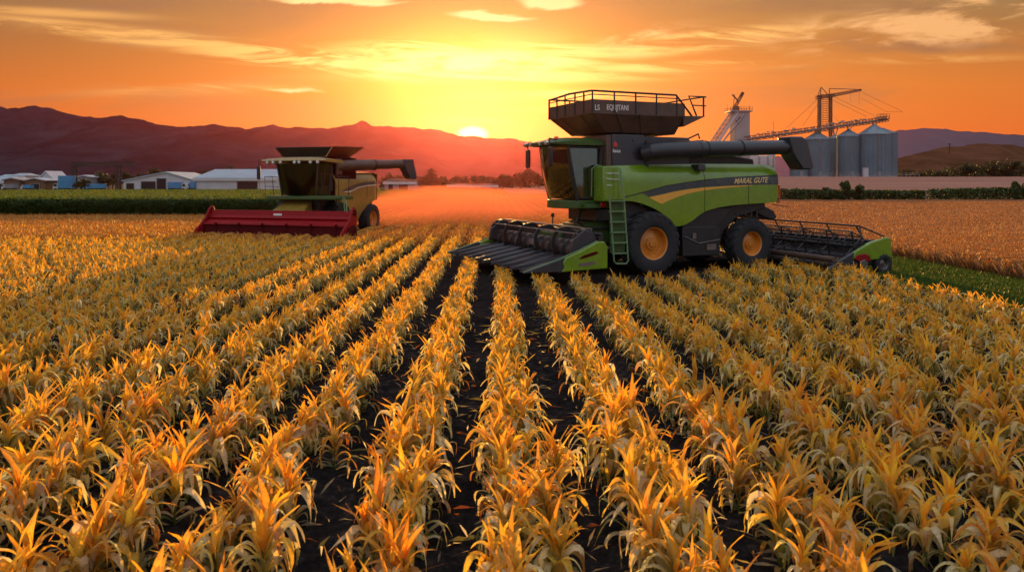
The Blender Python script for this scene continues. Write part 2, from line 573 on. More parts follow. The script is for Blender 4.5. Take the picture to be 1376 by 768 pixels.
def far_land_mat(name, stops, scale=(.02, .1, .02), bump=0.0, furrow=False):
    m = bpy.data.materials.new(name); m.use_nodes = True
    t = m.node_tree; b = t.nodes['Principled BSDF']; q = G(t)
    co = q.n('ShaderNodeTexCoord').outputs['Object']
    mp = q.n('ShaderNodeMapping'); mp.inputs['Scale'].default_value = scale
    t.links.new(co, mp.inputs[0])
    n1 = q.noise(mp.outputs[0], 1.0, 8, .65, .5)
    c_ = q.ramp(q.step(n1, .28, .72), stops)
    if furrow:
        sx_ = q.n('ShaderNodeSeparateXYZ'); t.links.new(co, sx_.inputs[0])
        w_ = q.m('SINE', q.add(q.mul(q.sub(sx_.outputs[0], ROFF), 2 * PI / ROW), PI / 2))
        c_ = q.mix(q.step(w_, -.2, -.8), c_, (.035, .014, .008))
    t.nodes.remove(b); b = q.n('ShaderNodeBsdfDiffuse'); b.inputs['Roughness'].default_value = .8
    t.links.new(c_, b.inputs['Color']); t.links.new(b.outputs[0], t.nodes['Material Output'].inputs[0])
    if bump:
        bp = q.n('ShaderNodeBump'); bp.inputs['Strength'].default_value = 1; bp.inputs['Distance'].default_value = bump
        n2 = q.noise(co, .5, 6, .7)
        t.links.new(n2, bp.inputs['Height']); t.links.new(bp.outputs[0], b.inputs['Normal'])
    return m


M['earth'] = far_land_mat('far_earth', [(0, (.10, .07, .035)), (.5, (.16, .10, .05)), (1, (.22, .13, .07))])
M['pink'] = far_land_mat('pink_stubble', [(0, (.26, .125, .09)), (.5, (.34, .17, .12)), (1, (.40, .22, .16))], (.01, .25, .02))
M['lawn'] = far_land_mat('meadow', [(0, (.06, .09, .012)), (.5, (.11, .14, .02)), (1, (.20, .19, .03))], (.03, .15, .03))
xs = sorted(set([-3900, -3000, -2000, -1200, -700, -400, -250] + list(range(-200, 330, 6)) + [360, 400, 450, 520, 600, 750, 1000, 1500, 2300, 3100, 3900]))
ys = sorted(set([-390, -200, -100, -50] + list(range(-30, 200, 6)) + list(range(204, 460, 8)) + [480, 520, 580, 660, 760, 900, 1100, 1400, 1800, 2300, 3000, 3800, 4600]))
gb = MB()
gb.grid([[(x, y, terr(x, y) - .02) for x in xs] for y in ys])
k = 0
for i in range(len(ys) - 1):
    for j in range(len(xs) - 1):
        cx, cy = (xs[j] + xs[j + 1]) / 2, (ys[i] + ys[i + 1]) / 2
        mi = 0
        if cx > 6 and 116 < cy < 420: mi = 1
        elif cx < 6 and 62 < cy < 300: mi = 2
        gb.mi[k] = mi; k += 1
tag(gb.build('ground', ['earth', 'pink', 'lawn'], smooth=180), kind='structure')

# dark tilled soil under the maize, clods modelled near the viewer
m = bpy.data.materials.new('dark_soil'); m.use_nodes = True
t = m.node_tree; b = t.nodes['Principled BSDF']; q = G(t)
co = q.n('ShaderNodeTexCoord').outputs['Object']
n1 = q.noise(co, 9, 8, .7)
n2 = q.noise(co, 1.2, 4, .6)
c = q.ramp(q.step(q.add(q.mul(n1, .7), q.mul(n2, .3)), .3, .7), [(0, (.009, .008, .009)), (.6, (.030, .026, .025)), (1, (.080, .062, .052))])
t.nodes.remove(b); b = t.nodes.new('ShaderNodeBsdfDiffuse'); b.inputs['Roughness'].default_value = 1.0
t.links.new(b.outputs[0], t.nodes['Material Output'].inputs[0]); t.links.new(c, b.inputs['Color'])
bp = q.n('ShaderNodeBump'); bp.inputs['Strength'].default_value = .9; bp.inputs['Distance'].default_value = .06
t.links.new(q.noise(co, 22, 6, .7), bp.inputs['Height']); t.links.new(bp.outputs[0], b.inputs['Normal'])
M['soil'] = m


def np_noise(X, Y, seed=0, octs=4, base=1.0):
    """cheap value noise on arrays"""
    out = np.zeros_like(X, float); amp = 1.0; tot = 0
    for o in range(octs):
        f = base * 2 ** o
        xi = np.floor(X * f).astype(np.int64); yi = np.floor(Y * f).astype(np.int64)
        fx = X * f - xi; fy = Y * f - yi
        fx = fx * fx * (3 - 2 * fx); fy = fy * fy * (3 - 2 * fy)
        def h(a, b_):
            n = (a * 374761393 + b_ * 668265263 + (seed + o) * 974711) & 0xffffffff
            n = ((n ^ (n >> 13)) * 1274126177) & 0xffffffff
            return ((n ^ (n >> 16)) & 0xffff) / 65535.0
        vv = (h(xi, yi) * (1 - fx) + h(xi + 1, yi) * fx) * (1 - fy) + (h(xi, yi + 1) * (1 - fx) + h(xi + 1, yi + 1) * fx) * fy
        out += vv * amp; tot += amp; amp *= .5
    return out / tot


def sheet(name, x0, x1, y0, y1, dx, dy, zf, mat_, kind='structure', smooth=True):
    X = np.arange(x0, x1 + dx * .5, dx); Y = np.arange(y0, y1 + dy * .5, dy)
    XX, YY = np.meshgrid(X, Y)
    ZZ = zf(XX, YY)
    V = np.stack([XX, YY, ZZ], -1).reshape(-1, 3)
    nx, ny = len(X), len(Y)
    i = np.arange(ny - 1)[:, None] * nx + np.arange(nx - 1)[None, :]
    F = np.stack([i, i + 1, i + nx + 1, i + nx], -1).reshape(-1, 4)
    return tag(np_mesh(name, V, F, M[mat_] if isinstance(mat_, str) else mat_, smooth), kind=kind)


def row_x(k): return k * ROW + ROFF
sheet('soil', -9, 12, .8, 17, .06, .06,
      lambda X, Y: .03 + .12 * np_noise(X, Y, 3, 5, 4) + .035 * np.cos(2 * PI * (X - ROFF) / ROW), 'soil')
sheet('outer_soil', -62, 12.3, -6, 62, 2, 2, lambda X, Y: X * 0 - .004, 'soil')

# ------------------------------------------------------------------ hills
def ridge_hill(name, Yr, pts, depth, mat_, rough_amp, seed, nx=260, ny=26, front=None, base_y=None):
    """ridge whose crest passes the given points of the skyline at distance Yr"""
    px = np.array([p[0] for p in pts], float); py = np.array([p[1] for p in pts], float)
    X = np.linspace((px[0] - HX) * Yr / 1000, (px[-1] - HX) * Yr / 1000, nx)
    Hh = HC + (HY - np.interp(X * 1000 / Yr + HX, px, py)) * Yr / 1000
    Hh = Hh + (np_noise(X / Yr * 90, X * 0, seed + 3, 4, 1.0) - .5) * Yr * .0045
    T = np.linspace(0, 1, ny)
    rows = []
    for j, tt in enumerate(T):
        # 0 = foot in front, .62 = crest, 1 = foot behind
        if tt < .62: s_ = (tt / .62); prof = s_ ** 1.25; y = Yr - depth * (1 - s_)
        else: s_ = (tt - .62) / .38; prof = 1 - s_ ** 1.3; y = Yr + depth * .7 * s_
        yy = np.full(nx, y)
        nz = np_noise(X / depth * 3 + 50, yy / depth * 2 + 50, seed, 5, 1.0) - .5
        nr = np_noise(X / depth * 14 + 9, yy / depth * 3 + 20, seed + 9, 3, 1.0) - .5
        z = Hh * prof + rough_amp * (nz * 2) * math.sin(PI * min(prof, .999)) * 1.0 + rough_amp * .12 * nr * prof
        edge = np.minimum(1, np.minimum(np.arange(nx), np.arange(nx)[::-1]) / 10)
        rows.append(np.stack([X, yy, np.maximum(z, 0) * edge - 1.5 * (prof < .02)], -1))
    V = np.concatenate(rows)
    i = np.arange(ny - 1)[:, None] * nx + np.arange(nx - 1)[None, :]
    F = np.stack([i, i + 1, i + nx + 1, i + nx], -1).reshape(-1, 4)
    return tag(np_mesh(name, V, F, M[mat_], True), kind='structure')


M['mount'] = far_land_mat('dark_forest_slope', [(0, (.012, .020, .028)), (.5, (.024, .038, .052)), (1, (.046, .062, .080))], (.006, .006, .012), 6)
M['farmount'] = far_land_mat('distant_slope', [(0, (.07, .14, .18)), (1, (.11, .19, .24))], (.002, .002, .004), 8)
M['brownhill'] = far_land_mat('dry_grass_hill', [(0, (.06, .035, .015)), (.5, (.12, .06, .03)), (1, (.18, .085, .045))], (.03, .012, .05), 1)
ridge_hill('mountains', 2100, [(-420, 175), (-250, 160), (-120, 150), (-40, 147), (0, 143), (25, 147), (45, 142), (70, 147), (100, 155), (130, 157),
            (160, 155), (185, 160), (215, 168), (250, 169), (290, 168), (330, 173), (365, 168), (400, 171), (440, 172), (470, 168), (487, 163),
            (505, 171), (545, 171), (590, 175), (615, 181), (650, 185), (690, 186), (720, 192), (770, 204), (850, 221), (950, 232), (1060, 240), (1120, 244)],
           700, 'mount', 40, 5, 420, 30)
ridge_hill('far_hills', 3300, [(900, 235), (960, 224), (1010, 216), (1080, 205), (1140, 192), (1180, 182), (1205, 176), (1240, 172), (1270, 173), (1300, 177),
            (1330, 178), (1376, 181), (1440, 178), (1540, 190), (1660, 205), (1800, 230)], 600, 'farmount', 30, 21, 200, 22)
ridge_hill('brown_hill', 700, [(1150, 241), (1185, 228), (1215, 211), (1245, 203), (1280, 196), (1320, 192), (1350, 192.5), (1376, 195), (1420, 198), (1500, 214), (1600, 236)],
           210, 'brownhill', 2.0, 31, 160, 26)

# ------------------------------------------------------------------ the air
hb = MB(); hb.bx(-3950, 3950, -395, 4650, -3, 330)
m = bpy.data.materials.new('evening_air'); m.use_nodes = True
t = m.node_tree; t.nodes.clear()
vp = t.nodes.new('ShaderNodeVolumePrincipled')
vp.inputs['Color'].default_value = (.84, .21, .28, 1)
vp.inputs['Density'].default_value = .000031
vp.inputs['Anisotropy'].default_value = .86
om = t.nodes.new('ShaderNodeOutputMaterial')
t.links.new(vp.outputs[0], om.inputs['Volume'])
m.cycles.homogeneous_volume = True
M['haze'] = m
tag(hb.build('haze', 'haze', smooth=0), kind='stuff')

# ================================================================== the green combine harvester
GF = Frame((4.6, 26.4), R(203))
gc = empty('combine_harvester', GF.O, GF.th, 'large green combine harvester with black row header, orange wheel rims and railed grain tank', 'combine harvester')
YB = 1.62


def ysurf(x, z):
    y = YB
    if z > 3.15: y -= (z - 3.15) ** 2 * .9
    y -= max(0, 2.0 - z) ** 2 * .06
    y -= max(0, -5.0 - x) ** 2 * .28
    y -= max(0, x - .6) ** 2 * .05
    return y


c1 = lambda pts: [(690 + a / 2.7425, 110 + b_ / 2.7425) for a, b_ in pts]
top = curve(GF, c1([(330, 311), (400, 308), (560, 304), (690, 302), (820, 302), (900, 303), (940, 305), (965, 309), (978, 322)]), YB - .1)
bot = curve(GF, c1([(326, 437), (410, 438), (440, 440), (470, 447), (500, 458), (520, 467), (545, 482), (560, 496), (578, 515), (594, 531), (612, 532), (636, 525),
                    (660, 511), (688, 488), (715, 473), (757, 462), (800, 455), (870, 449), (930, 446), (965, 444), (985, 438)]), YB)
xf = GF.inv(690 + 328 / 2.7425, 240, YB)[0]
xr = GF.inv(690 + 984 / 2.7425, 240, YB)[0]
xseam = GF.inv(690 + 705 / 2.7425, 240, YB)[0]
xseam2 = GF.inv(690 + 866 / 2.7425, 260, YB)[0]
for sd_ in (1, -1):
    # front panel, rear upper panel: both curved sheets with a gap between them
    pb = MB(); ribbon(pb, xseam + .012, xf, top, bot, ysurf, .05, sd_, 70, 14)
    fp = pb.build('side_panel', 'green', gc, smooth=35)
    pb = MB(); ribbon(pb, xr, xseam - .012, top, bot, ysurf, .05, sd_, 60, 14)
    rp = pb.build('side_panel', 'green', gc, smooth=35)
    # slate stripe and orange swoosh
    st = curve(GF, c1([(475, 410), (520, 396), (560, 385), (600, 378), (640, 372), (700, 363), (800, 354), (900, 349), (984, 345)]), YB)
    sb = curve(GF, c1([(475, 411), (500, 424), (600, 402), (640, 395), (700, 388), (800, 382), (900, 379), (984, 378)]), YB)
    yt = curve(GF, c1([(500, 425), (600, 403), (640, 396), (700, 389), (800, 383), (880, 380)]), YB)
    yb = curve(GF, c1([(500, 426), (545, 450), (570, 438), (600, 425), (640, 412), (700, 400), (760, 393), (800, 389), (880, 382)]), YB)
    x475 = st[0][-1]; x984 = st[0][0]; x500 = yt[0][-1]; x880 = yt[0][0]
    mb = MB(); strip_on(mb, xseam + .014, x475, st, sb, ysurf, .005, sd_); mb.build('stripe', 'stripe', fp)
    mb = MB(); strip_on(mb, xr + .01, xseam - .014, st, sb, ysurf, .005, sd_); mb.build('stripe', 'stripe', rp)
    mb = MB(); strip_on(mb, xseam + .014, x500, yt, yb, ysurf, .006, sd_); mb.build('swoosh', 'yellow', fp)
    mb = MB(); strip_on(mb, x880, xseam - .014, yt, yb, ysurf, .006, sd_); mb.build('swoosh', 'yellow', rp)
    # thin dark outline over the stripe continuing forwards
    lt = curve(GF, c1([(410, 422), (440, 415), (480, 405), (520, 393), (560, 382), (640, 369), (700, 360), (800, 351), (984, 342)]), YB)
    lb = (lt[0], lt[1] - .035)
    mb = MB(); strip_on(mb, xseam + .014, lt[0][-1], lt, lb, ysurf, .0065, sd_, nr=1); mb.build('pinstripe', 'black', fp)
    mb = MB(); strip_on(mb, xr + .01, xseam - .014, lt, lb, ysurf, .0065, sd_, nr=1); mb.build('pinstripe', 'black', rp)
    # second seam as a thin dark line, screws
    zt = smooth_interp(xseam2, *sb); zb = smooth_interp(xseam2, *bot)
    mb = MB(); mb.tube([(xseam2, sd_ * (ysurf(xseam2, z) + .002), z) for z in np.linspace(zb + .01, zt, 6)], .010, 6); mb.build('seam', 'black', rp)
    for a, b_ in ((-3.0, 1.62), (-2.2, 1.75), (.4, 2.35), (-5.6, 2.5)):
        mb = MB(); mb.lathe([(.001, .02 * sd_), (.03, .018 * sd_), (.035, 0)], (a, sd_ * (ysurf(a, b_) + .001), b_), 'y', 10)
        mb.build('bolt', 'black', fp)
    # lower reflector at the rear edge
    mb = MB()
    zz = np.linspace(2.35, 3.0, 6)
    mb.tube([(xr - .03 - .03 * math.sin((z - 2.35) / .65 * PI), sd_ * (ysurf(xr, z) - .03), z) for z in zz], .05, 8)
    mb.build('tail_lamp', 'rlamp', gc)
# lettering on the near side
xt, zt = GF.inv(690 + 812 / 2.7425, 110 + 375 / 2.7425, YB + .01)
xt2, zt2 = GF.inv(690 + 938 / 2.7425, 110 + 372 / 2.7425, YB + .01)
put_text('lettering', 'MARAL GUTE', .27, (xt, ysurf(xt, zt) + .016, zt), (-1, -(ysurf(xt, zt) - ysurf(xt2, zt2)) / (xt - xt2), .03), (0, 0, 1), 'letter', gc, .35, (xt - xt2))
# top deck joining the two sides, rear face
ztop = float(np.interp(-3.0, *top))
mb = MB()
deck = []
for x in np.linspace(xr + .02, xf - .02, 24):
    z = smooth_interp(x, *top); y = ysurf(x, z) - .02
    deck.append([(x, yy, z + .05 * (1 - (yy / y) ** 2)) for yy in np.linspace(-y, y, 9)])
mb.grid(deck); mb.grid([[(p[0], p[1], p[2] - .04) for p in r] for r in deck])
mb.build('deck', 'green', gc)
mb = MB()
zt_, zb_ = smooth_interp(xr + .03, *top), smooth_interp(xr + .03, *bot)
mb.grid([[(xr + .03 - .12 * math.cos(yy / 1.5 * PI / 2), yy, z) for yy in np.linspace(-1.25, 1.25, 9)] for z in np.linspace(zb_, zt_ - .02, 5)])
mb.build('rear_panel', 'dgreen', gc)
# dark chassis inside
mb = MB()
mb.prism([(.95, .95), (.95, 2.5), (-5.2, 2.6), (-5.2, 2.15), (-3.9, 1.85), (-3.3, 1.35), (-3.1, .80), (-1.35, .72), (-1.2, 1.0)], -1.30, 1.30)
mb.bx(-2.95, -1.35, -1.52, 1.52, .55, 1.58)
mb.prism([(-1.35, 1.55), (-2.95, 1.55), (-3.6, 2.2), (-2.2, 2.25)], -1.45, 1.45)
ch = mb.build('chassis', 'black', gc, bevel=.03)
mb = MB()
mb.bx(-2.75, -2.35, 1.53, 1.56, .75, .95); mb.bx(-1.9, -1.75, 1.53, 1.56, 1.15, 1.35)
mb.tube([(-1.4, 1.56, 1.25), (-2.0, 1.58, 1.0), (-2.9, 1.56, 1.1)], .015, 6)
mb.build('bracket', 'steel', ch)
# axles
mb = MB()
mb.tube([(0, -1.5, 1.065), (0, 1.5, 1.065)], .17, 14); mb.bx(-.3, .3, -1.0, 1.0, .8, 1.4)
mb.build('front_axle', 'black', gc)
mb = MB()
mb.tube([(-4.25, -1.35, .9), (-4.25, 1.35, .9)], .12, 12); mb.bx(-4.4, -4.1, -.5, .5, .75, 1.2)
mb.tube([(-4.0, 1.1, .95), (-3.2, .9, 1.15)], .06, 8); mb.tube([(-4.0, -1.1, .95), (-3.2, -.9, 1.15)], .06, 8)
mb.tube([(-4.25, .5, 1.1), (-4.0, .9, 2.0)], .07, 8)
mb.build('rear_axle', 'black', gc)
for sd_ in (1, -1):
    make_wheel(gc, 0, 1.50 * sd_, 1.065, .66, .56, sd_)
    make_wheel(gc, -4.27, 1.42 * sd_, .92, .56, .45, sd_, lugs=18)
# straw chopper, tow hitch and hoses behind
mb = MB()
mb.prism([(-4.4, 2.35), (-4.7, 2.5), (-5.7, 2.05), (-5.85, 1.82), (-5.75, 1.72), (-5.4, 1.78), (-4.6, 2.1)], -1.2, 1.2)
mb.build('straw_chopper', 'black', gc, bevel=.03)
mb = MB()
mb.prism([(-4.9, 1.75), (-5.3, 1.70), (-5.75, 1.2), (-5.95, 1.15), (-5.95, .65), (-5.2, .65), (-4.9, 1.1)], -.9, .9)
mb.tube([(-5.9, 0, .9), (-6.3, 0, .85)], .07, 8)
mb.build('rear_hitch', 'black', gc, bevel=.03)
for k in range(5):
    mb = MB(); a = -3.9 - .25 * k
    mb.tube([(a, 1.2, 2.35), (a + .1, 1.3, 2.0 - .05 * k), (a - .1, 1.22, 1.7), (a + .25, 1.1, 1.45)], .03, 6)
    mb.build('hose', 'black', gc)
mb = MB()
mb.tube([(-5.5, 1.3, 2.3), (-6.15, 1.45, 2.2)], .015, 6); mb.build('aerial', 'black', gc)

# engine and tank housing
xa = GF.inv(823, 200, 1.35)[0]; xb = GF.inv(867, 200, 1.35)[0]; xc = GF.inv(938, 200, 1.2)[0]; xd = GF.inv(1015, 215, 1.2)[0]
zt0 = GF.inv(845, 180.5, 1.35)[1]
mb = MB()
mb.bx(xb, xa, -1.35, 1.35, 3.0, zt0)
mb.bx(xb - 2.0, xb - .005, -1.15, 1.15, 3.0, zt0 - .04)
hs = mb.build('housing', 'navy', gc, bevel=.04)
mb = MB()
mb.prism([(xb - 2.02, 3.5), (xb - 2.02, zt0 - .12), (xc - .1, zt0 - .2), (xc - .35, zt0 - .08), (xc - .3, 4.25), (xd, 3.95), (xd - .1, 3.5)], -1.1, 1.1)
mb.build('engine_cover', 'black', gc, bevel=.04)
mb = MB()   # front face of the housing beside the cab
mb.bx(xa + .005, xa + .20, -1.32, 1.32, 3.0, zt0 - .03)
mb.build('front_bulkhead', 'tank', gc, bevel=.03)
mb = MB()
mb.tube([(xb - .05, 1.38, zt0 - .2), (xb - .05, 1.38, 3.55), (xb - .35, 1.38, 3.42), (xb - 3.2, 1.38, 3.42)], .06, 8)
mb.build('auger_cradle', 'black', gc)
mb = MB()
mb.bx(xb - 3.4, xb - .3, 1.0, 1.45, 3.40, 3.60); mb.bx(xb - 2.2, xb - 1.9, 1.1, 1.75, 3.5, 3.72)
mb.build('auger_rest', 'navy', gc, bevel=.02)
# emblem
ex, ez = GF.inv(690 + 377 / 2.7425, 110 + 233 / 2.7425, 1.37)
mb = MB(); mb.lathe([(.001, .02), (.07, .018), (.085, 0)], (ex, 1.352, ez), 'y', 16)
mb.prism([(ex - .07, ez + .05), (ex + .02, ez + .14), (ex + .07, ez + .06)], 1.352, 1.368)
em = mb.build('emblem', 'rlamp', hs)
put_text('emblem_lettering', 'iasa', .17, (ex + .12, 1.358, ez - .24), (-1, 0, 0), (0, 0, 1), 'white', hs, .1, .30)
mb = MB(); bxp, bzp = GF.inv(851, 189, 1.37)
mb.lathe([(.001, .02), (.03, .018), (.035, 0)], (bxp, 1.352, bzp), 'y', 10); mb.build('bolt', 'black', hs)

# unloading auger folded along the near side
A0x, A0z = GF.inv(872, 202, 1.75); A1x, A1z = GF.inv(1066, 197.5, 1.75)
mb = MB(); rr = .30
mb.tube([(A0x + .0, 1.45, A0z - .08), (A0x - .15, 1.68, A0z - .03), (A0x - .45, 1.75, A0z), (A0x - 2.0, 1.75, A0z + (A1z - A0z) * .3)], [rr * .8, rr * .98, rr, rr], 22)
mb.tube([(A0x - 2.0, 1.75, A0z + (A1z - A0z) * .3), (A1x, 1.75, A1z)], [rr * .93, rr * .86], 22)
mb.lathe([(rr * 1.05, 0), (rr * 1.05, .09)], (A0x - 2.05, 1.75, A0z + (A1z - A0z) * .3), 'x', 22)
au = mb.build('unloading_auger', 'navy', gc, smooth=35)
S0 = [GF.inv(a, b_, 1.75) for a, b_ in ((1053, 184), (1069, 184), (1076, 189), (1085, 224), (1081, 228), (1070, 228), (1056, 206))]
mb = MB(); mb.prism(S0, 1.75 - .33, 1.75 + .33); mb.build('spout', 'navy', au, bevel=.05)
for dx_ in (.5, 1.9, 3.4):
    mb = MB(); mb.lathe([(rr * .93, -.02), (rr * .97, -.02), (rr * .97, .02), (rr * .93, .02)], (A0x - dx_ - .4, 1.75, A0z + (A1z - A0z) * (dx_ + .4) / (A0x - A1x)), 'x', 22); mb.build('auger_band', 'black', au)

# flared grain tank with railing
b0 = GF.inv(823, 179, 1.15); b1 = GF.inv(907, 179, 1.15)
t0 = GF.inv(795.7, 151.5, 1.5); t1 = GF.inv(919.7, 150.5, 1.5)
zr0 = t0[1]; zr1 = GF.inv(860, 136.5, 1.5)[1]; ztk = GF.inv(860, 179, 1.15)[1]
fx0, fx1 = b0[0] + .28, b1[0]; gx0, gx1 = t0[0], t1[0]
mb = MB()
lo = [(fx0, -1.15, ztk - .02), (fx0, 1.15, ztk - .02), (fx1, 1.15, ztk - .02), (fx1, -1.15, ztk - .02)]
hi_ = [(gx0, -1.5, zr0), (gx0, 1.5, zr0), (gx1, 1.5, zr0), (gx1, -1.5, zr0)]
mb.hull8(lo, hi_)
tk = mb.build('grain_tank', 'tank', gc, bevel=.03)
mb = MB()
for a, b_ in (((gx0, 1.5), (gx1, 1.5)), ((gx0, -1.5), (gx1, -1.5)), ((gx0, -1.5), (gx0, 1.5)), ((gx1, -1.5), (gx1, 1.5))):
    dxx, dyy = b_[0] - a[0], b_[1] - a[1]; L_ = math.hypot(dxx, dyy); nx_, ny_ = -dyy / L_ * .02, dxx / L_ * .02
    mb.hull8([(a[0] - nx_, a[1] - ny_, zr0 + .005), (b_[0] - nx_, b_[1] - ny_, zr0 + .005), (b_[0] + nx_, b_[1] + ny_, zr0 + .005), (a[0] + nx_, a[1] + ny_, zr0 + .005)],
             [(a[0] - nx_, a[1] - ny_, zr1), (b_[0] - nx_, b_[1] - ny_, zr1), (b_[0] + nx_, b_[1] + ny_, zr1), (a[0] + nx_, a[1] + ny_, zr1)])
rimb = mb.build('tank_rim', 'tank', tk)
# pressed ribs on the slope
for fr_ in (.25, .5, .75):
    x_l = fx0 + (fx1 - fx0) * fr_; x_h = gx0 + (gx1 - gx0) * fr_
    mb = MB(); mb.tube([(x_l, 1.162, ztk), (x_h, 1.512, zr0)], .022, 6); mb.build('rib', 'tank', tk)
for yy in (-.7, .7):
    mb = MB(); mb.tube([(fx0 + .012, yy * .7, ztk), (gx0 + .012, yy * 1.05, zr0)], .022, 6); mb.build('rib', 'tank', tk)
mb = MB()
mb.hull8([(gx1, -1.45, zr0 - .35), (gx1, 1.45, zr0 - .35), (gx1 - .12, 1.45, zr0 - .3), (gx1 - .12, -1.45, zr0 - .3)],
         [(gx1, -1.45, zr0 + .03), (gx1, 1.45, zr0 + .03), (gx1 - .95, 1.45, zr0 + .05), (gx1 - .95, -1.45, zr0 + .05)])
mb.build('platform', 'tank', gc, bevel=.02)
zr2 = GF.inv(860, 125.3, 1.5)[1]
rl = MB()
rl.tube([(gx0 + .02, -1.51, zr0), (gx0 + .02, -1.51, zr2 - .02), (gx0 + .02, 0, zr2 + .05), (gx0 + .02, 1.51, zr2), (gx1 + .35, 1.51, zr2), (gx1 - .3, 1.51, zr0 + .03)], .035, 8)
rl.tube([(gx0 + .02, -1.51, (zr1 + zr2) / 2 + .02), (gx0 + .02, 1.51, (zr1 + zr2) / 2 + .02), (gx1 + .2, 1.51, (zr1 + zr2) / 2 + .02)], .018, 6)
rl.tube([(gx0 + .02, -1.51, zr2), (gx1 + .35, -1.51, zr2), (gx1 - .3, -1.51, zr0 + .03)], .03, 8)
rb_ = rl.build('tank_railing', 'black', gc)
n_post = 0
for xx, yy in [(gx0, -.9), (gx0, -.3), (gx0, .4), (gx0, 1.0)] + [(gx0 + (gx1 - gx0) * k / 4.4, 1.52) for k in (0, 1, 2, 3, 4)] + [(gx0 + (gx1 - gx0) * k / 4.4, -1.52) for k in (1, 2, 3, 4)]:
    mb = MB(); mb.tube([(xx + .022 * (yy < 1.2 and yy > -1.2), yy, zr0 + .02), (xx + .022 * (yy < 1.2 and yy > -1.2), yy, zr2 + .0)], .028, 8)
    mb.build('post', 'black', rb_)
mb = MB()
mb.tube([(gx1 - .55, 1.45, zr0 + .05), (gx1 - .22, 1.45, zr2), (gx1 - .95, 1.45, zr2)], .03, 8)
mb.tube([(gx1 - .85, 1.45, zr0 + .05), (gx1 - .85, 1.45, zr2)], .03, 8)
mb.tube([(gx1 - .38, 1.45, (zr0 + zr2) / 2 + .05), (gx1 - .95, 1.45, (zr0 + zr2) / 2 + .05)], .022, 8)
mb.tube([(gx1 - .85, -1.45, zr0 + .05), (gx1 - .85, -1.45, zr2), (gx1 - .85, 1.45, zr2)], .025, 8)
mb.build('platform_railing', 'black', gc)
tx0, tz0 = GF.inv(690 + 345 / 2.7425, 110 + 102 / 2.7425, 1.55); tx1, _ = GF.inv(690 + 424 / 2.7425, 110 + 102 / 2.7425, 1.55)
put_text('tank_lettering', 'EQLIJTANI', .25, (tx0, 1.522, tz0), (-1, 0, 0), (0, 0, 1), 'white', rimb, 0, tx0 - tx1)
tx0, tz0 = GF.inv(690 + 301 / 2.7425, 110 + 103 / 2.7425, 1.55); tx1, _ = GF.inv(690 + 318 / 2.7425, 110 + 102 / 2.7425, 1.55)
put_text('tank_lettering', 'LS', .25, (tx0, 1.522, tz0), (-1, 0, 0), (0, 0, 1), 'white', rimb, 0, tx0 - tx1)
mb = MB(); mb.tube([(xc + .3, .9, zt0 - .1), (xc - .25, .9, zt0 + .12), (xc - .3, .9, zt0 - .05)], .03, 6); mb.build('grab_handle', 'black', gc)

# ---- cab
aT = GF.inv(763, 196, 1.0); aB = GF.inv(776, 267.5, 1.0); bT = GF.inv(807, 196, 1.0); bB = GF.inv(803, 266.5, 1.0)
zT, zB = aT[1], aB[1]


def cab_x(z):
    f = (z - zB) / (zT - zB)
    return aB[0] + (aT[0] - aB[0]) * f


def screen(mb, y0=1.0, bulge=.32, n=12, off=0.0, zlo=None, zhi=None, t=.012):
    zs = np.linspace(zB if zlo is None else zlo, zT if zhi is None else zhi, 8)
    o = []; i_ = []
    for z in zs:
        f = (z - zB) / (zT - zB)
        ro = []; ri = []
        for k in range(n + 1):
            yy = y0 - 2 * y0 * k / n
            x = cab_x(z) + bulge * (1 - (yy / y0) ** 2) + .08 * math.sin(PI * f)
            ro.append((x + off, yy, z)); ri.append((x + off - t, yy * .99, z))
        o.append(ro); i_.append(ri)
    mb.grid(o); mb.grid([r[::-1] for r in i_])


mb = MB(); screen(mb); ws = mb.build('windscreen', 'glass', gc)
mb = MB()
mb.tube([(cab_x(zB) + .33, .1, zB + .05), (cab_x(zB) + .40, .25, zB + .75)], .014, 6)
mb.tube([(cab_x(zB) + .42, .22, zB + .35), (cab_x(zB) + .42, .30, zB + 1.05)], .012, 6)
mb.build('wiper', 'black', ws)
for sd_ in (1, -1):
    mb = MB()
    mb.prism([(aB[0] - .05, zB), (aT[0] - .05, zT), (bT[0] + .02, zT), (bB[0] + .02, zB)], sd_ * .985, sd_ * .997)
    dg = mb.build('side_window', 'glass', gc)
    mb = MB()
    mb.tube([(aB[0], sd_, zB - .05), ((aB[0] + aT[0]) / 2 + .05, sd_ * 1.01, (zB + zT) / 2), (aT[0], sd_, zT + .05)], .055, 10)
    mb.build('pillar', 'black', gc)
    mb = MB()
    mb.tube([(bB[0] - .05, sd_, zB - .05), (bT[0] - .05, sd_, zT + .05)], .075, 10)
    mb.build('pillar', 'black', gc)
    mb = MB()
    mb.tube([(aB[0] - .1, sd_ * 1.0, zB + .03), (bB[0], sd_ * 1.0, zB + .03)], .04, 8); mb.build('door_frame', 'black', gc); mb = MB()
    mb.tube([(aT[0] - .05, sd_ * 1.0, zT - .03), (bT[0], sd_ * 1.0, zT - .03)], .04, 8)
    mb.build('door_frame', 'black', gc)
mb = MB(); mb.tube([(bB[0] + .3, 1.12, zB + .1), (bB[0] + .3, 1.14, zB + 1.0), (bB[0] + .12, 1.14, zB + 1.12), (bB[0] - .1, 1.12, zB + 1.1)], .022, 8)
mb.build('door_handrail', 'lgreen', gc)
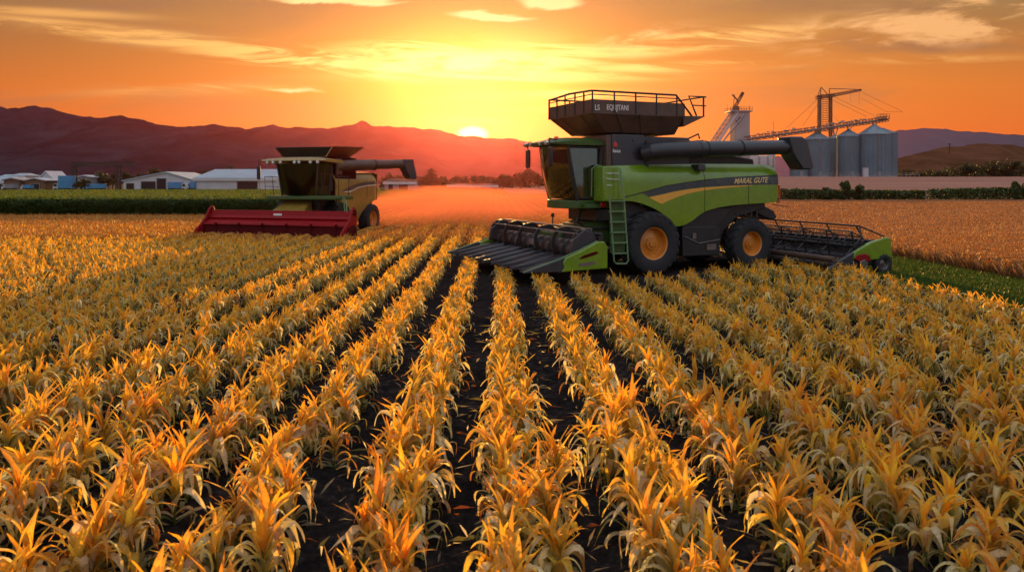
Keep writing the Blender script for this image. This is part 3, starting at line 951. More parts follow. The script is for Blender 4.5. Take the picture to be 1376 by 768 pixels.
# floor, rear wall
mb = MB()
mb.prism([(cab_x(zB) + .02, 1.05), (cab_x(zB) + .30, .6), (cab_x(zB) + .38, 0), (cab_x(zB) + .30, -.6), (cab_x(zB) + .02, -1.05), (bB[0] - .1, -1.05), (bB[0] - .1, 1.05)],
         zB - .32, zB - .04, axis='z')
cf = mb.build('cab_floor', 'dgreen', gc, bevel=.03)
mb = MB(); mb.bx(cab_x(zB) - .15, bB[0], 1.055, 1.35, zB - .30, zB - .16); mb.build('cab_step', 'dgreen', cf, bevel=.02)
mb = MB(); mb.bx(bB[0] - .42, bB[0] - .12, -1.05, 1.05, zB - .1, zT + .05); mb.build('cab_rear_wall', 'black', gc, bevel=.03)
mb = MB()
mb.bx(bB[0] + .15, bB[0] + .65, -.28, .28, zB - .03, zB + .42); mb.prism([(bB[0] + .05, zB + .40), (bB[0] + .22, zB + .40), (bB[0] + .12, zB + 1.15), (bB[0] + .0, zB + 1.15)], -.27, .27)
mb.build('operator_seat', 'seat', gc, bevel=.04)
mb = MB()
mb.tube([(cab_x(zB) - .1, 0, zB - .03), (cab_x(zB) - .28, 0, zB + .62)], .045, 8)
ring = [(cab_x(zB) - .28 + .06 * math.sin(t_), .19 * math.cos(t_), zB + .66 + .18 * math.sin(t_)) for t_ in np.linspace(0, 2 * PI, 17)]
mb.tube(ring, .016, 6)
mb.build('steering_wheel', 'seat', gc)
mb = MB(); mb.bx(cab_x(zB) - .3, cab_x(zB) - .1, .45, .75, zB + .5, zB + .75); mb.build('monitor', 'seat', gc, bevel=.02)
# cab roof with sun visor, lamps, beacon, mirrors
rf = MB()
rT = GF.inv(760, 188, 1.0)[1]
prof = []
x1_, x0_ = bT[0] - .25, aT[0] + .72
secs = []
for f in np.linspace(0, 1, 13):
    x = x1_ + (x0_ - x1_) * f
    zt__ = rT + .09 * math.sin(PI * min(f * 1.05, 1)) - .12 * max(0, f - .55) ** 2 * 6 * .6
    zb__ = zT + .03 + (.10 * max(0, f - .6))
    zt__ = max(zt__, zb__ + .03)
    hw = 1.16 - .25 * max(0, f - .6) ** 2 * 4
    secs.append([(x, -hw, zb__), (x, -hw - .01, (zb__ + zt__) / 2), (x, -hw + .15, zt__), (x, -hw * .4, zt__ + .03), (x, hw * .4, zt__ + .03), (x, hw - .15, zt__), (x, hw + .01, (zb__ + zt__) / 2), (x, hw, zb__), (x, -hw, zb__)])
rf.grid(secs)
rf.addf(secs[0][:-1], [tuple(range(8))]); rf.addf(secs[-1][:-1], [tuple(range(8))])
roof = rf.build('cab_roof', 'dgreen', gc, smooth=40)
for yy in (-.8, -.35, .35, .8):
    mb = MB(); mb.lathe([(.001, .04), (.07, .03), (.08, -.06), (.001, -.06)], (x0_ - .02, yy, rT - .10), 'x', 14)
    mb.build('work_light', 'lamp', roof)
mb = MB(); bx_, bz_ = GF.inv(747.5, 186, .5)
mb.lathe([(.001, .2), (.08, .17), (.09, .05), (.11, .0), (.11, -.08)], (bx_, .5, bz_ - .12), 'z', 16); mb.build('beacon', 'alamp', roof)
mb = MB(); mb.lathe([(.001, .1), (.04, .08), (.05, -.05)], (bx_ + .35, .6, bz_ - .14), 'z', 12); mb.build('aerial', 'black', roof)
for sd_ in (1, -1):
    mx_ = x0_ + (.0 if sd_ > 0 else -.42)
    yb_ = sd_ * (1.0 if sd_ > 0 else .86)
    mb = MB(); mb.tube([(x0_ - .3, yb_, rT), (mx_ + .1, yb_ * 1.25, rT + .02), (mx_ + .12, yb_ * 1.35, rT - .15)], .025, 6)
    mb.tube([(mx_ + .12, yb_ * 1.35, rT - .12), (mx_ + .12, yb_ * 1.35, rT - .95)], .02, 6)
    arm = mb.build('mirror_arm', 'black', gc)
    mb = MB(); mb.bx(mx_ + .06, mx_ + .16, yb_ * 1.35 - .13, yb_ * 1.35 + .13, rT - .88, rT - .25)
    mb.build('mirror', 'black', arm, bevel=.04)
# column of the access platform, ladder
cx0, cz0 = GF.inv(811, 224, 1.68); cx1, cz1 = GF.inv(832, 270, 1.68)
mb = MB(); mb.bx(cx1 + .0, cx0 - .0, 1.02, 1.66, cz1 - .02, cz0 + .02); mb.build('access_column', 'green', gc, bevel=.04)
mb = MB()
for (a, b_, c_, d_) in ((815, 233, 822, 233), (815, 240, 822, 241), (824, 233, 830, 233), (824, 241, 830, 241), (816, 249, 821, 249)):
    p_ = GF.inv(a, b_, 1.69); q_ = GF.inv(c_, d_, 1.69)
    mb.tube([(p_[0], 1.66, p_[1]), (p_[0], 1.72, p_[1]), (q_[0], 1.72, q_[1]), (q_[0], 1.66, q_[1])], .014, 6)
mb.build('grab_handle', 'white', gc)
lad = MB()
YL = 1.98
L = [GF.inv(a, b_, YL) for a, b_ in ((819, 262), (824, 351), (827.5, 354), (840, 354), (843, 350), (838, 262), (836, 226))]
lad.tube([(L[0][0], YL, L[0][1]), (L[1][0], YL + .05, L[1][1]), (L[2][0], YL + .05, L[2][1]), (L[3][0], YL + .05, L[3][1]), (L[4][0], YL + .05, L[4][1]), (L[5][0], YL, L[5][1]), (L[6][0], 1.85, L[6][1])], .030, 8)
ld = lad.build('ladder', 'lgreen', gc)
for k in range(6):
    a = k / 5
    pL = GF.inv(819.3 + 4.3 * a, 270 + 70 * a, YL); pR = GF.inv(838.4 + 3.8 * a, 270 + 70 * a, YL)
    mb = MB(); mb.box(((pL[0] + pR[0]) / 2, YL - .01, (pL[1] + pR[1]) / 2), (abs(pL[0] - pR[0]), .20, .035)); mb.build('rung', 'lgreen', ld)
mb = MB(); pL = GF.inv(820, 268, 1.9); pR = GF.inv(842, 338, 1.9)
mb.bx(pR[0] + .05, pL[0] - .02, 1.84, 1.86, pR[1], pL[1]); mb.build('ladder_guard', 'dgreen', gc)
mb = MB(); rx_, rz_ = GF.inv(811, 275, 1.4); mb.box((rx_, 1.37, rz_), (.18, .06, .16)); mb.build('marker_lamp', 'rlamp', gc, bevel=.02)
mb = MB()
for a in (0, 1, 2):
    mb.tube([(cab_x(zB) - .3 - .2 * a, .7 - .3 * a, zB - .3), (cab_x(zB) - .1 - .2 * a, .75 - .3 * a, zB - .75), (cab_x(zB) - .5 - .2 * a, .8 - .3 * a, zB - 1.0), (.9, .8 - .3 * a, zB - 1.0)], .035, 8)
mb.build('hose', 'black', gc)
mb = MB(); mb.bx(.55, 1.75, -.95, 1.02, zB - .75, zB - .33); mb.bx(.6, 1.1, 1.0, 1.5, .9, 1.9); mb.build('subframe', 'black', gc, bevel=.03)

# ---- feeder house and row header
mb = MB()
mb.hull8([(.75, -.75, 1.15), (.75, .75, 1.15), (.75, .75, 2.05), (.75, -.75, 2.05)], [(3.0, -.75, .62), (3.0, .75, .62), (3.0, .75, 1.42), (3.0, -.75, 1.42)])
fh = mb.build('feeder_house', 'dgreen', gc, bevel=.03)
mb = MB()
for k in range(9):
    a = (k + .5) / 9
    mb.box((.75 + 2.25 * a, 0, 2.065 - .63 * a), (.05, 1.3, .03), Matrix.Rotation(R(15.6), 3, 'Y'))
mb.build('rib', 'steel', fh)
mb = MB(); mb.tube([(1.2, .95, .9), (2.9, .95, .62)], .08, 10); mb.tube([(1.2, -.95, .9), (2.9, -.95, .62)], .08, 10); mb.build('lift_cylinder', 'steel', fh)

hy0, hy1 = -3.55, 3.05
mb = MB()
mb.prism([(2.75, .50), (3.35, .48), (3.45, .60), (3.05, .72), (2.90, 1.0), (2.86, 1.45), (2.72, 1.50)], hy0, hy1)
mb.tube([(2.78, hy0, 1.52), (2.78, hy1, 1.52)], .06, 8)
hd = mb.build('header_frame', 'black', gc, bevel=.015)
mb = MB()   # cross auger with flighting
mb.tube([(3.30, hy0 + .05, 1.0), (3.30, hy1 - .05, 1.0)], .20, 20)
for dirn, ya, yb_ in ((1, hy0 + .1, -.3), (-1, hy1 - .1, .1)):
    n_ = 90; ins = []; outs = []
    for k in range(n_ + 1):
        t_ = dirn * k / n_ * 2 * PI * 6; yy = ya + (yb_ - ya) * k / n_
        ins.append((3.30 + .20 * math.cos(t_), yy, 1.0 + .20 * math.sin(t_))); outs.append((3.30 + .33 * math.cos(t_), yy + .01, 1.0 + .33 * math.sin(t_)))
    mb.grid([ins, outs]); mb.grid([[(p[0], p[1] + .012, p[2]) for p in outs], [(p[0], p[1] + .012, p[2]) for p in ins]])
mb.build('cross_auger', 'steel', hd, smooth=30)
# hood roll behind the snouts with its five curved arms
mb = MB()
secs = []
for yy in np.linspace(hy0 + .05, hy1 - .15, 2):
    secs.append([(3.20 + .20 * math.cos(t_), yy, 1.10 + .22 * math.sin(t_)) for t_ in np.linspace(R(-60), R(150), 14)])
mb.grid(secs); mb.grid([[(p[0] - .01, p[1], p[2] - .012) for p in r] for r in secs])
mb.build('hood', 'navy', hd, smooth=60)
for k in range(6):
    yy = hy0 + .08 + (hy1 - hy0 - .3) * k / 5
    mb = MB()
    ao = [(3.25 + .48 * math.cos(t_), 1.22 + .48 * math.sin(t_)) for t_ in np.linspace(R(-75), R(155), 16)]
    ai = [(3.25 + .37 * math.cos(t_), 1.22 + .37 * math.sin(t_)) for t_ in np.linspace(R(155), R(-75), 16)]
    mb.prism(ao + ai, yy - .028, yy + .028)
    mb.build('arm', 'black', hd)
mb = MB()
mb.tube([(3.08, hy0 + .05, 1.68), (3.08, hy1 - .1, 1.68)], .035, 8); mb.tube([(3.55, hy0 + .05, 1.55), (3.55, hy1 - .1, 1.55)], .025, 8)
mb.build('hood_rail', 'steel', hd)
# row divider snouts
for k in range(9):
    yy = hy0 + .25 + (hy1 - hy0 - .62) * k / 8
    mb = MB(); secs = []
    for f in np.linspace(0, 1, 12):
        x = 3.35 + f * 2.0
        w_ = .30 * (1 - f ** 1.6) + .012; h_ = .40 * (1 - f) ** .8 + .02; z0 = .52 - .06 * f
        secs.append([(x, yy + w_ * math.cos(t_), z0 + h_ * math.sin(t_) * (1 if math.sin(t_) > 0 else .12)) for t_ in np.linspace(0, 2 * PI, 17)])
    mb.grid(secs); mb.addf(secs[0][:-1], [tuple(range(16))]); mb.addf(secs[-1][:-1], [tuple(range(16))])
    sn = mb.build('snout', 'gloss', hd, smooth=45)
    mb = MB(); mb.tube([(3.5, yy + .36, .80), (4.2, yy + .30, .74), (4.9, yy + .16, .60), (5.25, yy + .05, .53)], .016, 6); mb.tube([(3.5, yy - .36, .80), (4.2, yy - .30, .72), (4.9, yy - .16, .58), (5.25, yy - .05, .52)], .016, 6)
    mb.build('gathering_rod', 'rod', sn)
    if k < 8:
        mb = MB(); mb.bx(3.35, 4.2, yy + .30, yy + .43, .50, .56); mb.build('stripper_plate', 'rod', hd)
mb = MB(); mb.box((4.25, (hy0 + hy1) / 2, .47), (1.7, hy1 - hy0 - .3, .03)); mb.build('header_floor', 'black', hd)


def end_panel(y, sgn, parent, X=0.0, Z=0.0, mats=('green', 'navy')):
    pts = [(2.62, .50), (2.62, 1.16), (2.74, 1.30), (2.95, 1.30), (3.5, 1.08), (4.2, .84), (5.38, .52), (5.40, .47), (4.3, .46)]
    back = [(X + a, Z + b_) for a, b_ in pts if a <= 4.35]
    back = [(2.62, .50), (2.62, 1.16), (2.74, 1.32), (2.95, 1.32), (3.5, 1.08), (4.05, .88), (4.15, .74), (4.10, .58), (4.2, .46)]
    fwd_ = [(4.06, .877), (4.7, .70), (5.38, .52), (5.42, .47), (4.21, .46), (4.11, .58), (4.16, .74)]
    mb = MB(); mb.prism([(a + X, b_ + Z) for a, b_ in back], y - .09, y + .09); e_ = mb.build('end_panel', mats[0], parent, bevel=.03)
    mb = MB(); mb.prism([(a + X, b_ + Z) for a, b_ in fwd_], y - .07, y + .07); mb.build('nose', mats[1], e_, bevel=.02)
    mb = MB(); mb.tube([(X + 2.95, y + .02 * sgn, Z + 1.335), (X + 3.5, y + .02 * sgn, Z + 1.10), (X + 4.2, y + .02 * sgn, Z + .855), (X + 5.40, y + .02 * sgn, Z + .51)], .022, 6); mb.build('edge_bar', 'lgreen', e_)
    mb = MB(); mb.prism([(X + 2.95, Z + .98), (X + 3.02, Z + 1.04), (X + 3.45, Z + .93), (X + 3.62, Z + .84), (X + 3.55, Z + .82), (X + 3.1, Z + .92)], y + sgn * .091, y + sgn * .10); mb.build('scrape_mark', 'dred', e_)
    mb = MB(); mb.prism([(X + 3.05, Z + .68), (X + 3.1, Z + .74), (X + 3.6, Z + .70), (X + 3.65, Z + .62), (X + 3.3, Z + .60)], y + sgn * .091, y + sgn * .099); mb.build('worn_patch', 'steel', e_)
    return e_


end_panel(hy1, 1, hd); end_panel(hy0, -1, hd)
mb = MB(); mb.prism([(2.65, .95), (3.05, 1.62), (3.3, 1.70), (3.75, 1.35), (3.8, .95)], hy1 - .22, hy1 - .10); mb.build('hood_end', 'navy', hd, bevel=.03)
mb = MB(); mb.prism([(2.65, .95), (3.05, 1.62), (3.3, 1.70), (3.75, 1.35), (3.8, .95)], hy0 + .10, hy0 + .22); mb.build('hood_end', 'navy', hd, bevel=.03)
# sensor stalk standing between header and cab
mb = MB(); mb.tube([(2.76, -.2, 1.55), (2.76, -.2, 1.92)], .022, 6); mb.lathe([(.001, .08), (.06, .06), (.06, -.06), (.001, -.08)], (2.76, -.2, 1.98), 'z', 10); mb.build('sensor', 'black', hd)

# ================================================================== the spare header on its own wheels
HX0, HY0 = GF.O.x, GF.O.y
hf = Frame((13.75, 27.9), R(199.5))
h2 = empty('reel_header', hf.O, hf.th, 'detached black reel header with green end panel on small wheels, on the grass strip', 'harvester header')
ya, yb = -3.6, 2.35
X0 = -.35
mb = MB()
mb.prism([(X0 + 2.2, .35), (X0 + 3.9, .30), (X0 + 4.1, .36), (X0 + 3.3, .52), (X0 + 2.6, .66), (X0 + 2.45, 1.05), (X0 + 2.2, 1.05)], ya, yb)
mb.tube([(X0 + 2.25, ya, 1.10), (X0 + 2.25, yb, 1.10)], .07, 8)
hfr = mb.build('header_frame', 'black', h2, bevel=.015)
mb = MB(); mb.tube([(X0 + 3.9, ya, .55), (X0 + 3.9, yb, .55)], .10, 12); mb.build('front_beam', 'tank', hfr)
mb = MB(); mb.tube([(X0 + 2.95, ya + .1, .95), (X0 + 2.95, yb - .1, .95)], .07, 12); mb.build('reel_shaft', 'black', hfr)
for k in range(6):
    yy = ya + .15 + (yb - ya - .3) * k / 5
    mb = MB()
    for j in range(6):
        t_ = R(20) + j * PI / 3
        mb.tube([(X0 + 2.95, yy, .95), (X0 + 2.95 + .50 * math.cos(t_), yy, .95 + .50 * math.sin(t_))], .028, 6)
    mb.tube([(X0 + 2.95 + .50 * math.cos(R(20) + j * PI / 3), yy, .95 + .50 * math.sin(R(20) + j * PI / 3)) for j in range(7)], .022, 6)
    mb.build('reel_spider', 'black', hfr)
for j in range(6):
    t_ = R(20) + j * PI / 3
    cx_, cz_ = X0 + 2.95 + .50 * math.cos(t_), .95 + .50 * math.sin(t_)
    mb = MB(); mb.tube([(cx_, ya + .15, cz_), (cx_, yb - .15, cz_)], .024, 6)
    for k in range(34):
        yy = ya + .2 + (yb - ya - .4) * k / 33
        mb.tube([(cx_, yy, cz_), (cx_ + .04, yy, cz_ - .17)], .007, 4, cap=False)
    mb.build('reel_bat', 'steel' if j in (1, 4) else 'black', hfr)
# the tall guard frame above the reel
mb = MB()
zr = 1.62
mb.tube([(X0 + 2.3, ya, 1.1), (X0 + 2.55, ya, zr + .02), (X0 + 2.55, yb - .3, zr), (X0 + 2.65, yb - .05, 1.1)], .030, 8)
mb.tube([(X0 + 2.55, yb - .3, zr), (X0 + 1.9, yb + .1, 1.28), (X0 + 2.1, yb + .1, .9)], .030, 8)
grd = mb.build('guard_frame', 'black', h2)
for k in range(5):
    yy = ya + .15 + (yb - ya - .6) * k / 4
    mb = MB(); mb.tube([(X0 + 2.3, yy + .15, 1.05), (X0 + 2.4, yy + .08, 1.3), (X0 + 2.55, yy, zr)], .030, 6); mb.build('upright', 'black', grd)
for zz in (1.22, 1.32, 1.42, 1.52):
    mb = MB(); mb.tube([(X0 + 2.35 + (zz - 1.1) * .38, ya + .1, zz), (X0 + 2.35 + (zz - 1.1) * .38, yb - .3, zz)], .010, 5); mb.build('guard_wire', 'black', grd)
for k in range(3):
    yy = ya + 1.2 + 1.7 * k
    mb = MB(); mb.tube([(X0 + 2.3, yy, 1.12), (X0 + 3.1, yy, .80), (X0 + 3.95, yy + .05, .62), (X0 + 4.02, yy + .05, .35)], .03, 6); mb.build('crop_divider', 'black', hfr)
mb = MB(); mb.bx(X0 + 2.0, X0 + 2.9, ya - .02, ya + .1, .35, 1.2); mb.build('far_end_panel', 'green', h2, bevel=.03)
e2 = MB()
pts = [(X0 + 1.55, .55), (X0 + 1.62, 1.22), (X0 + 1.80, 1.26), (X0 + 2.5, 1.10), (X0 + 3.2, .80), (X0 + 3.25, .55), (X0 + 2.6, .50)]
e2.prism(pts, yb, yb + .14)
ep = e2.build('end_panel', 'green', h2, bevel=.035)
e2 = MB(); e2.prism([(X0 + 3.205, .795), (X0 + 3.9, .48), (X0 + 4.35, .22), (X0 + 4.3, .16), (X0 + 3.3, .20), (X0 + 2.65, .42), (X0 + 2.62, .495), (X0 + 3.25, .545)], yb + .01, yb + .13); e2.build('nose', 'navy', ep, bevel=.02)
e2 = MB(); e2.prism([(X0 + 2.55, .48), (X0 + 2.60, .66), (X0 + 2.8, .74), (X0 + 3.1, .70), (X0 + 3.25, .58), (X0 + 3.1, .50)], yb + .141, yb + .20); e2.build('lamp_housing', 'red', ep, bevel=.015)
e2 = MB(); e2.prism([(X0 + 2.75, .15), (X0 + 2.70, .45), (X0 + 2.85, .55), (X0 + 3.05, .48), (X0 + 3.0, .2), (X0 + 2.9, .12)], yb + .141, yb + .22); e2.build('bracket', 'steel', ep, bevel=.015)
for xx in (X0 + 1.92, X0 + 2.9):
    make_wheel(h2, xx, yb - .02 + (.05 if xx < 2 else -.25), .36, .22, .19, 1, 'steel', 14)
mb = MB(); mb.bx(X0 + 1.9, X0 + 2.95, yb - .25, yb - .1, .3, .5); mb.tube([(X0 + 1.95, yb - .2, .36), (X0 + 1.95, ya + .3, .36)], .06, 8); mb.build('transport_axle', 'black', h2)
make_wheel(h2, X0 + 1.95, ya + .1, .36, .22, .19, -1, 'steel', 14)

# ================================================================== the ochre combine with the red header
RF = Frame((-10.25, 42.0), R(270 - 17.5))
rc = empty('combine_harvester', RF.O, RF.th, 'ochre combine harvester with wide dark red header, seen head-on in front of the dust', 'combine harvester')


def invx(px, py, xl):
    d = Vector(((px - HX) / FPX, 1, (HY - py) / FPX)); t_ = (xl + RF.O.dot(RF.F)) / d.dot(RF.F)
    p = d * t_
    return ((p - RF.O).dot(RF.L), HC + p.z)


c5 = lambda a, b_: (260 + a / 4.3, 180 + b_ / 4.3)
# --- header
hl = invx(277.5, 300, 3.3)[0]; hr = invx(470, 300, 3.3)[0]
zt = invx(375, 284.5, 3.0)[1]; zs = invx(375, 302, 3.5)[1]
mb = MB()
pr = [(2.75, .5), (2.75, zt), (2.98, zt), (3.02, zt - .06)]
for f in np.linspace(0, 1, 8): pr.append((3.02 + .45 * f ** 2, zt - .1 - (zt - .1 - zs - .06) * f))
pr += [(3.62, zs + .05), (3.64, zs - .02), (3.50, zs - .06), (3.45, .5)]
mb.prism(pr, hl, hr)
rh = mb.build('header_trough', 'red', rc, smooth=40)
mb = MB(); mb.tube([(2.95, hl, zt + .02), (2.95, hr, zt + .02)], .05, 8); mb.build('top_tube', 'red', rh)
mb = MB(); mb.prism([(3.46, zs - .07), (3.58, zs - .07), (3.68, .5), (3.78, .33), (3.4, .33)], hl + .02, hr - .02); mb.build('skirt', 'dred', rh)
mb = MB(); mb.prism([(3.17, (zt + zs) / 2 + .02), (3.27, (zt + zs) / 2 + .0), (3.20, (zt + zs) / 2 - .05), (3.14, (zt + zs) / 2 - .05)], hl + .05, hr - .05); mb.build('ledge', 'red', rh)
for k in range(6):
    yy = hl + (hr - hl) * (k + .6) / 6
    mb = MB(); mb.box((3.66, yy, zs + .0), (.07, .10, .16)); mb.tube([(3.62, yy, zs - .05), (3.85, yy + .02, .30)], .02, 6); mb.build('bracket', 'dred', rh)
for k in range(26):
    yy = hl + .15 + (hr - hl - .3) * k / 25
    mb = MB(); mb.tube([(3.7, yy, .38), (3.98, yy, .32), (4.1, yy, .30)], [.03, .02, .006], 5); mb.build('knife_guard', 'steel', rh)
y_, z_ = invx(*c5(487, 463), 3.05)
mb = MB(); mb.box((3.06, y_, z_ - .02), (.02, .50, .11)); mb.build('plate', 'white', rh)
for yy, nm in ((hl, 1), (hr, -1)):
    mb = MB()
    mb.prism([(2.65, .45), (2.60, zt - .1), (2.75, zt + .20), (2.95, zt + .24), (3.12, zt + .05), (3.35, zt - .35), (3.75, zs - .05), (4.15, .55), (4.3, .32), (3.9, .25), (2.9, .3)], yy - .05, yy + .05)
    ep_ = mb.build('end_shield', 'red', rh, bevel=.02)
    mb = MB(); mb.tube([(2.62, yy, zt - .1), (2.75, yy, zt + .22), (2.95, yy, zt + .26), (3.14, yy, zt + .06), (3.37, yy, zt - .33), (3.77, yy, zs - .03), (4.17, yy, .58), (4.32, yy, .32)], .045, 6); mb.build('edge_tube', 'red', ep_)
    mb = MB(); mb.lathe([(.001, .12), (.15, .1), (.16, -.1), (.001, -.12)], (2.9, yy + .0, zt - .0), 'y', 14); mb.build('pivot', 'dred', ep_)
mb = MB(); mb.hull8([(3.55, hr - .05, zs - .1), (3.6, hr + .28, .75), (4.2, hr + .30, .30), (4.0, hr - .02, .30)], [(3.0, hr - .05, zs + .05), (3.0, hr + .25, .9), (3.0, hr + .28, .3), (3.0, hr - .02, .3)]); mb.build('snout', 'dred', rh, bevel=.05)
# feeder hood
mb = MB()
q0 = invx(*c5(560, 398), 1.8); q1 = invx(*c5(735, 398), 1.8)
mb.hull8([(1.4, -.85, 1.0), (1.4, .85, 1.0), (1.4, .75, 2.12), (1.4, -.75, 2.12)], [(2.8, -1.05, .6), (2.8, 1.05, .6), (2.8, 1.0, 1.5), (2.8, -1.0, 1.5)])
mb.build('feeder_house', 'tan', rc, bevel=.03)
# wheels
for s_ in (1, -1):
    make_wheel(rc, .15, 1.62 * s_, 1.0, .70, .52, s_)
    make_wheel(rc, -3.9, 1.50 * s_, .90, .62, .50, s_, lugs=20)
mb = MB()
mb.tube([(.15, -1.6, 1.0), (.15, 1.6, 1.0)], .15, 12); mb.tube([(-3.9, -1.5, .9), (-3.9, 1.5, .9)], .11, 12)
mb.prism([(1.3, 1.2), (1.3, 2.3), (-4.9, 2.4), (-4.9, 1.7), (-3.0, 1.3), (-2.6, .75), (-.9, .7), (-.5, 1.2)], -1.2, 1.2)
mb.build('chassis', 'black', rc, bevel=.03)
# body side panels
YR = 1.55
def ysr(x, z):
    y = YR
    if z > 3.0: y -= (z - 3.0) ** 2 * .7
    y -= max(0, -4.4 - x) ** 2 * .35
    y -= max(0, 2.0 - z) ** 2 * .08
    return y
cr = lambda pts: curve(RF, [c5(a, b_) for a, b_ in pts], YR)
tp = cr([(815, 232), (880, 228), (960, 224), (1040, 223), (1072, 226), (1084, 236)])
bt = cr([(815, 430), (850, 470), (890, 520), (925, 548), (945, 548), (958, 500), (975, 452), (1000, 420), (1020, 400), (1050, 380), (1075, 370), (1094, 348)])
x0r = tp[0][0]; x1r = RF.inv(*c5(822, 300), YR)[0]
sT = cr([(860, 330), (900, 305), (950, 285), (1000, 275), (1090, 268)]); sB = cr([(860, 332), (910, 326), (950, 306), (1000, 294), (1090, 286)])
s2T = cr([(868, 333), (912, 327), (950, 307), (1000, 296), (1090, 289)]); s2B = cr([(868, 335), (905, 336), (950, 312), (1000, 301), (1090, 294)])
for s_ in (1, -1):
    mb = MB(); ribbon(mb, x0r, x1r, tp, bt, ysr, .05, s_, 70, 14); sp_ = mb.build('side_panel', 'tan', rc, smooth=35)
    mb = MB(); strip_on(mb, x0r + .03, sT[0][-1], sT, sB, ysr, .006, s_); mb.build('stripe', 'stripe', sp_)
    mb = MB(); strip_on(mb, x0r + .03, s2T[0][-1], s2T, s2B, ysr, .006, s_); mb.build('swoosh', 'white', sp_)
    mb = MB(); mb.tube([(-3.55, s_ * (ysr(-3.55, z) + .002), z) for z in np.linspace(2.2, 3.3, 6)], .010, 6); mb.build('seam', 'black', sp_)
ztp = float(np.mean(tp[1]))
mb = MB(); mb.grid([[(x, yy, smooth_interp(x, *tp) + .06 * (1 - (yy / 1.3) ** 2)) for yy in np.linspace(-1.38, 1.38, 9)] for x in np.linspace(x0r + .05, x1r, 10)])
mb.grid([[(x0r + .05, yy, z) for yy in (-1.3, 1.3)] for z in (2.0, ztp)]); mb.build('deck', 'tan', rc)
mb = MB(); mb.bx(x0r - .75, x0r, -.9, .9, 1.45, 1.58); mb.build('rear_step', 'tan', rc, bevel=.02)
# red housing behind the cab, cream inset
yq, zq = RF.inv(*c5(865, 135), YR)
hx1 = RF.inv(*c5(822, 200), 1.5)[0]; hx0 = RF.inv(*c5(866, 200), 1.5)[0]
ztop = invx(*c5(790, 130), hx1)[1]
mb = MB(); mb.bx(hx0 - 1.6, hx1, -1.48, 1.48, 2.3, ztop); hb_ = mb.build('housing', 'dred', rc, bevel=.05)
mb = MB(); mb.bx(hx0 + .12, hx1 - .1, 1.482, 1.50, ztop - 1.0, ztop - .12); mb.build('vent_plate', 'tank', hb_, bevel=.006)
# tank flaps
def quad_plate(name, pts, t_, m_, par):
    a, b_, c_, d_ = [Vector(p_) for p_ in pts]
    n_ = (b_ - a).cross(d_ - a).normalized() * t_
    mb = MB(); mb.hull8([a, b_, c_, d_], [a + n_, b_ + n_, c_ + n_, d_ + n_]); return mb.build(name, m_, par, bevel=.01)
xa_, xb_ = hx1 + .1, hx0 - 1.5
zf = ztop + .02; 
yl, zl = invx(*c5(475, 77), xa_ + .35); yr_, zr_ = invx(*c5(800, 70), xa_ + .35)
yl2 = invx(*c5(520, 133), xa_)[0]; yr2 = invx(*c5(765, 128), xa_)[0]
quad_plate('tank_flap', [(xa_, yl2, zf), (xa_, yr2, zf), (xa_ + .35, yr_, zl), (xa_ + .35, yl, zl)], .04, 'black', rc)
yo = invx(*c5(890, 72), xb_ + .5)[0]; yo2 = invx(*c5(840, 125), xb_)[0]
quad_plate('tank_flap', [(xa_, yr2 + .03, zf), (xb_, yr2 + .03, zf), (xb_ - .4, yr2 + .9, zl + .12), (xa_ + .35, yr_ + .05, zl + .02)], .04, 'flap', rc)
quad_plate('tank_flap', [(xb_, yl2 - .03, zf), (xa_, yl2 - .03, zf), (xa_ + .35, yl - .05, zl), (xb_ - .4, yl2 - .85, zl + .12)], .04, 'flap', rc)
quad_plate('tank_flap', [(xb_, yr2, zf), (xb_, yl2, zf), (xb_ - .4, yl, zl + .1), (xb_ - .4, yr_, zl + .1)], .04, 'tan', rc)
mb = MB(); mb.tube([(xa_, -.9, zf), (xa_, -.9, zl + .35)], .015, 6); mb.build('aerial', 'black', rc)
# unloading auger swung slightly outwards
mb = MB()
a0 = Vector((hx0 + .1, 1.55, invx(*c5(870, 180), hx0)[1]))
def at_line(px, py, ang):
    """point on the auger's upright plane"""
    d = Vector(((px - HX) / FPX, 1, (HY - py) / FPX))
    W0 = RF.O + RF.F * a0.x + RF.L * a0.y
    dirw = (-RF.F * math.cos(ang) + RF.L * math.sin(ang)); nn = Vector((-dirw.y, dirw.x, 0))
    t_ = W0.dot(nn) / d.dot(nn); p = d * t_
    return Vector(((p - RF.O).dot(RF.F), (p - RF.O).dot(RF.L), HC + p.z))
ANG = R(24)
p0 = at_line(*c5(868, 182), ANG); p1 = at_line(*c5(1232, 172), ANG)
pm = p0.lerp(p1, .45)
mb.tube([p0 + Vector((.4, -.4, -.1)), p0, pm], [.28, .31, .31], 20); mb.tube([pm, p1], [.28, .26], 20)
au2 = mb.build('unloading_auger', 'tank', rc)
mb = MB(); mb.tube([pm - (p1 - pm).normalized() * .06, pm + (p1 - pm).normalized() * .06], .34, 20); mb.build('auger_band', 'black', au2)
sp4 = [at_line(*c5(a, b_), ANG) for a, b_ in ((1200, 147), (1253, 145), (1275, 255), (1262, 264), (1238, 258), (1205, 195))]
dn = Vector((math.sin(ANG), math.cos(ANG), 0)).normalized() * .3
mb = MB(); n6 = len(sp4); Vv = [p_ - dn for p_ in sp4] + [p_ + dn for p_ in sp4]
mb.addf(Vv, [tuple(range(n6)), tuple(range(2 * n6 - 1, n6 - 1, -1))] + [(i, i + n6, (i + 1) % n6 + n6, (i + 1) % n6) for i in range(n6)])
mb.build('spout', 'navy', au2, bevel=.04)
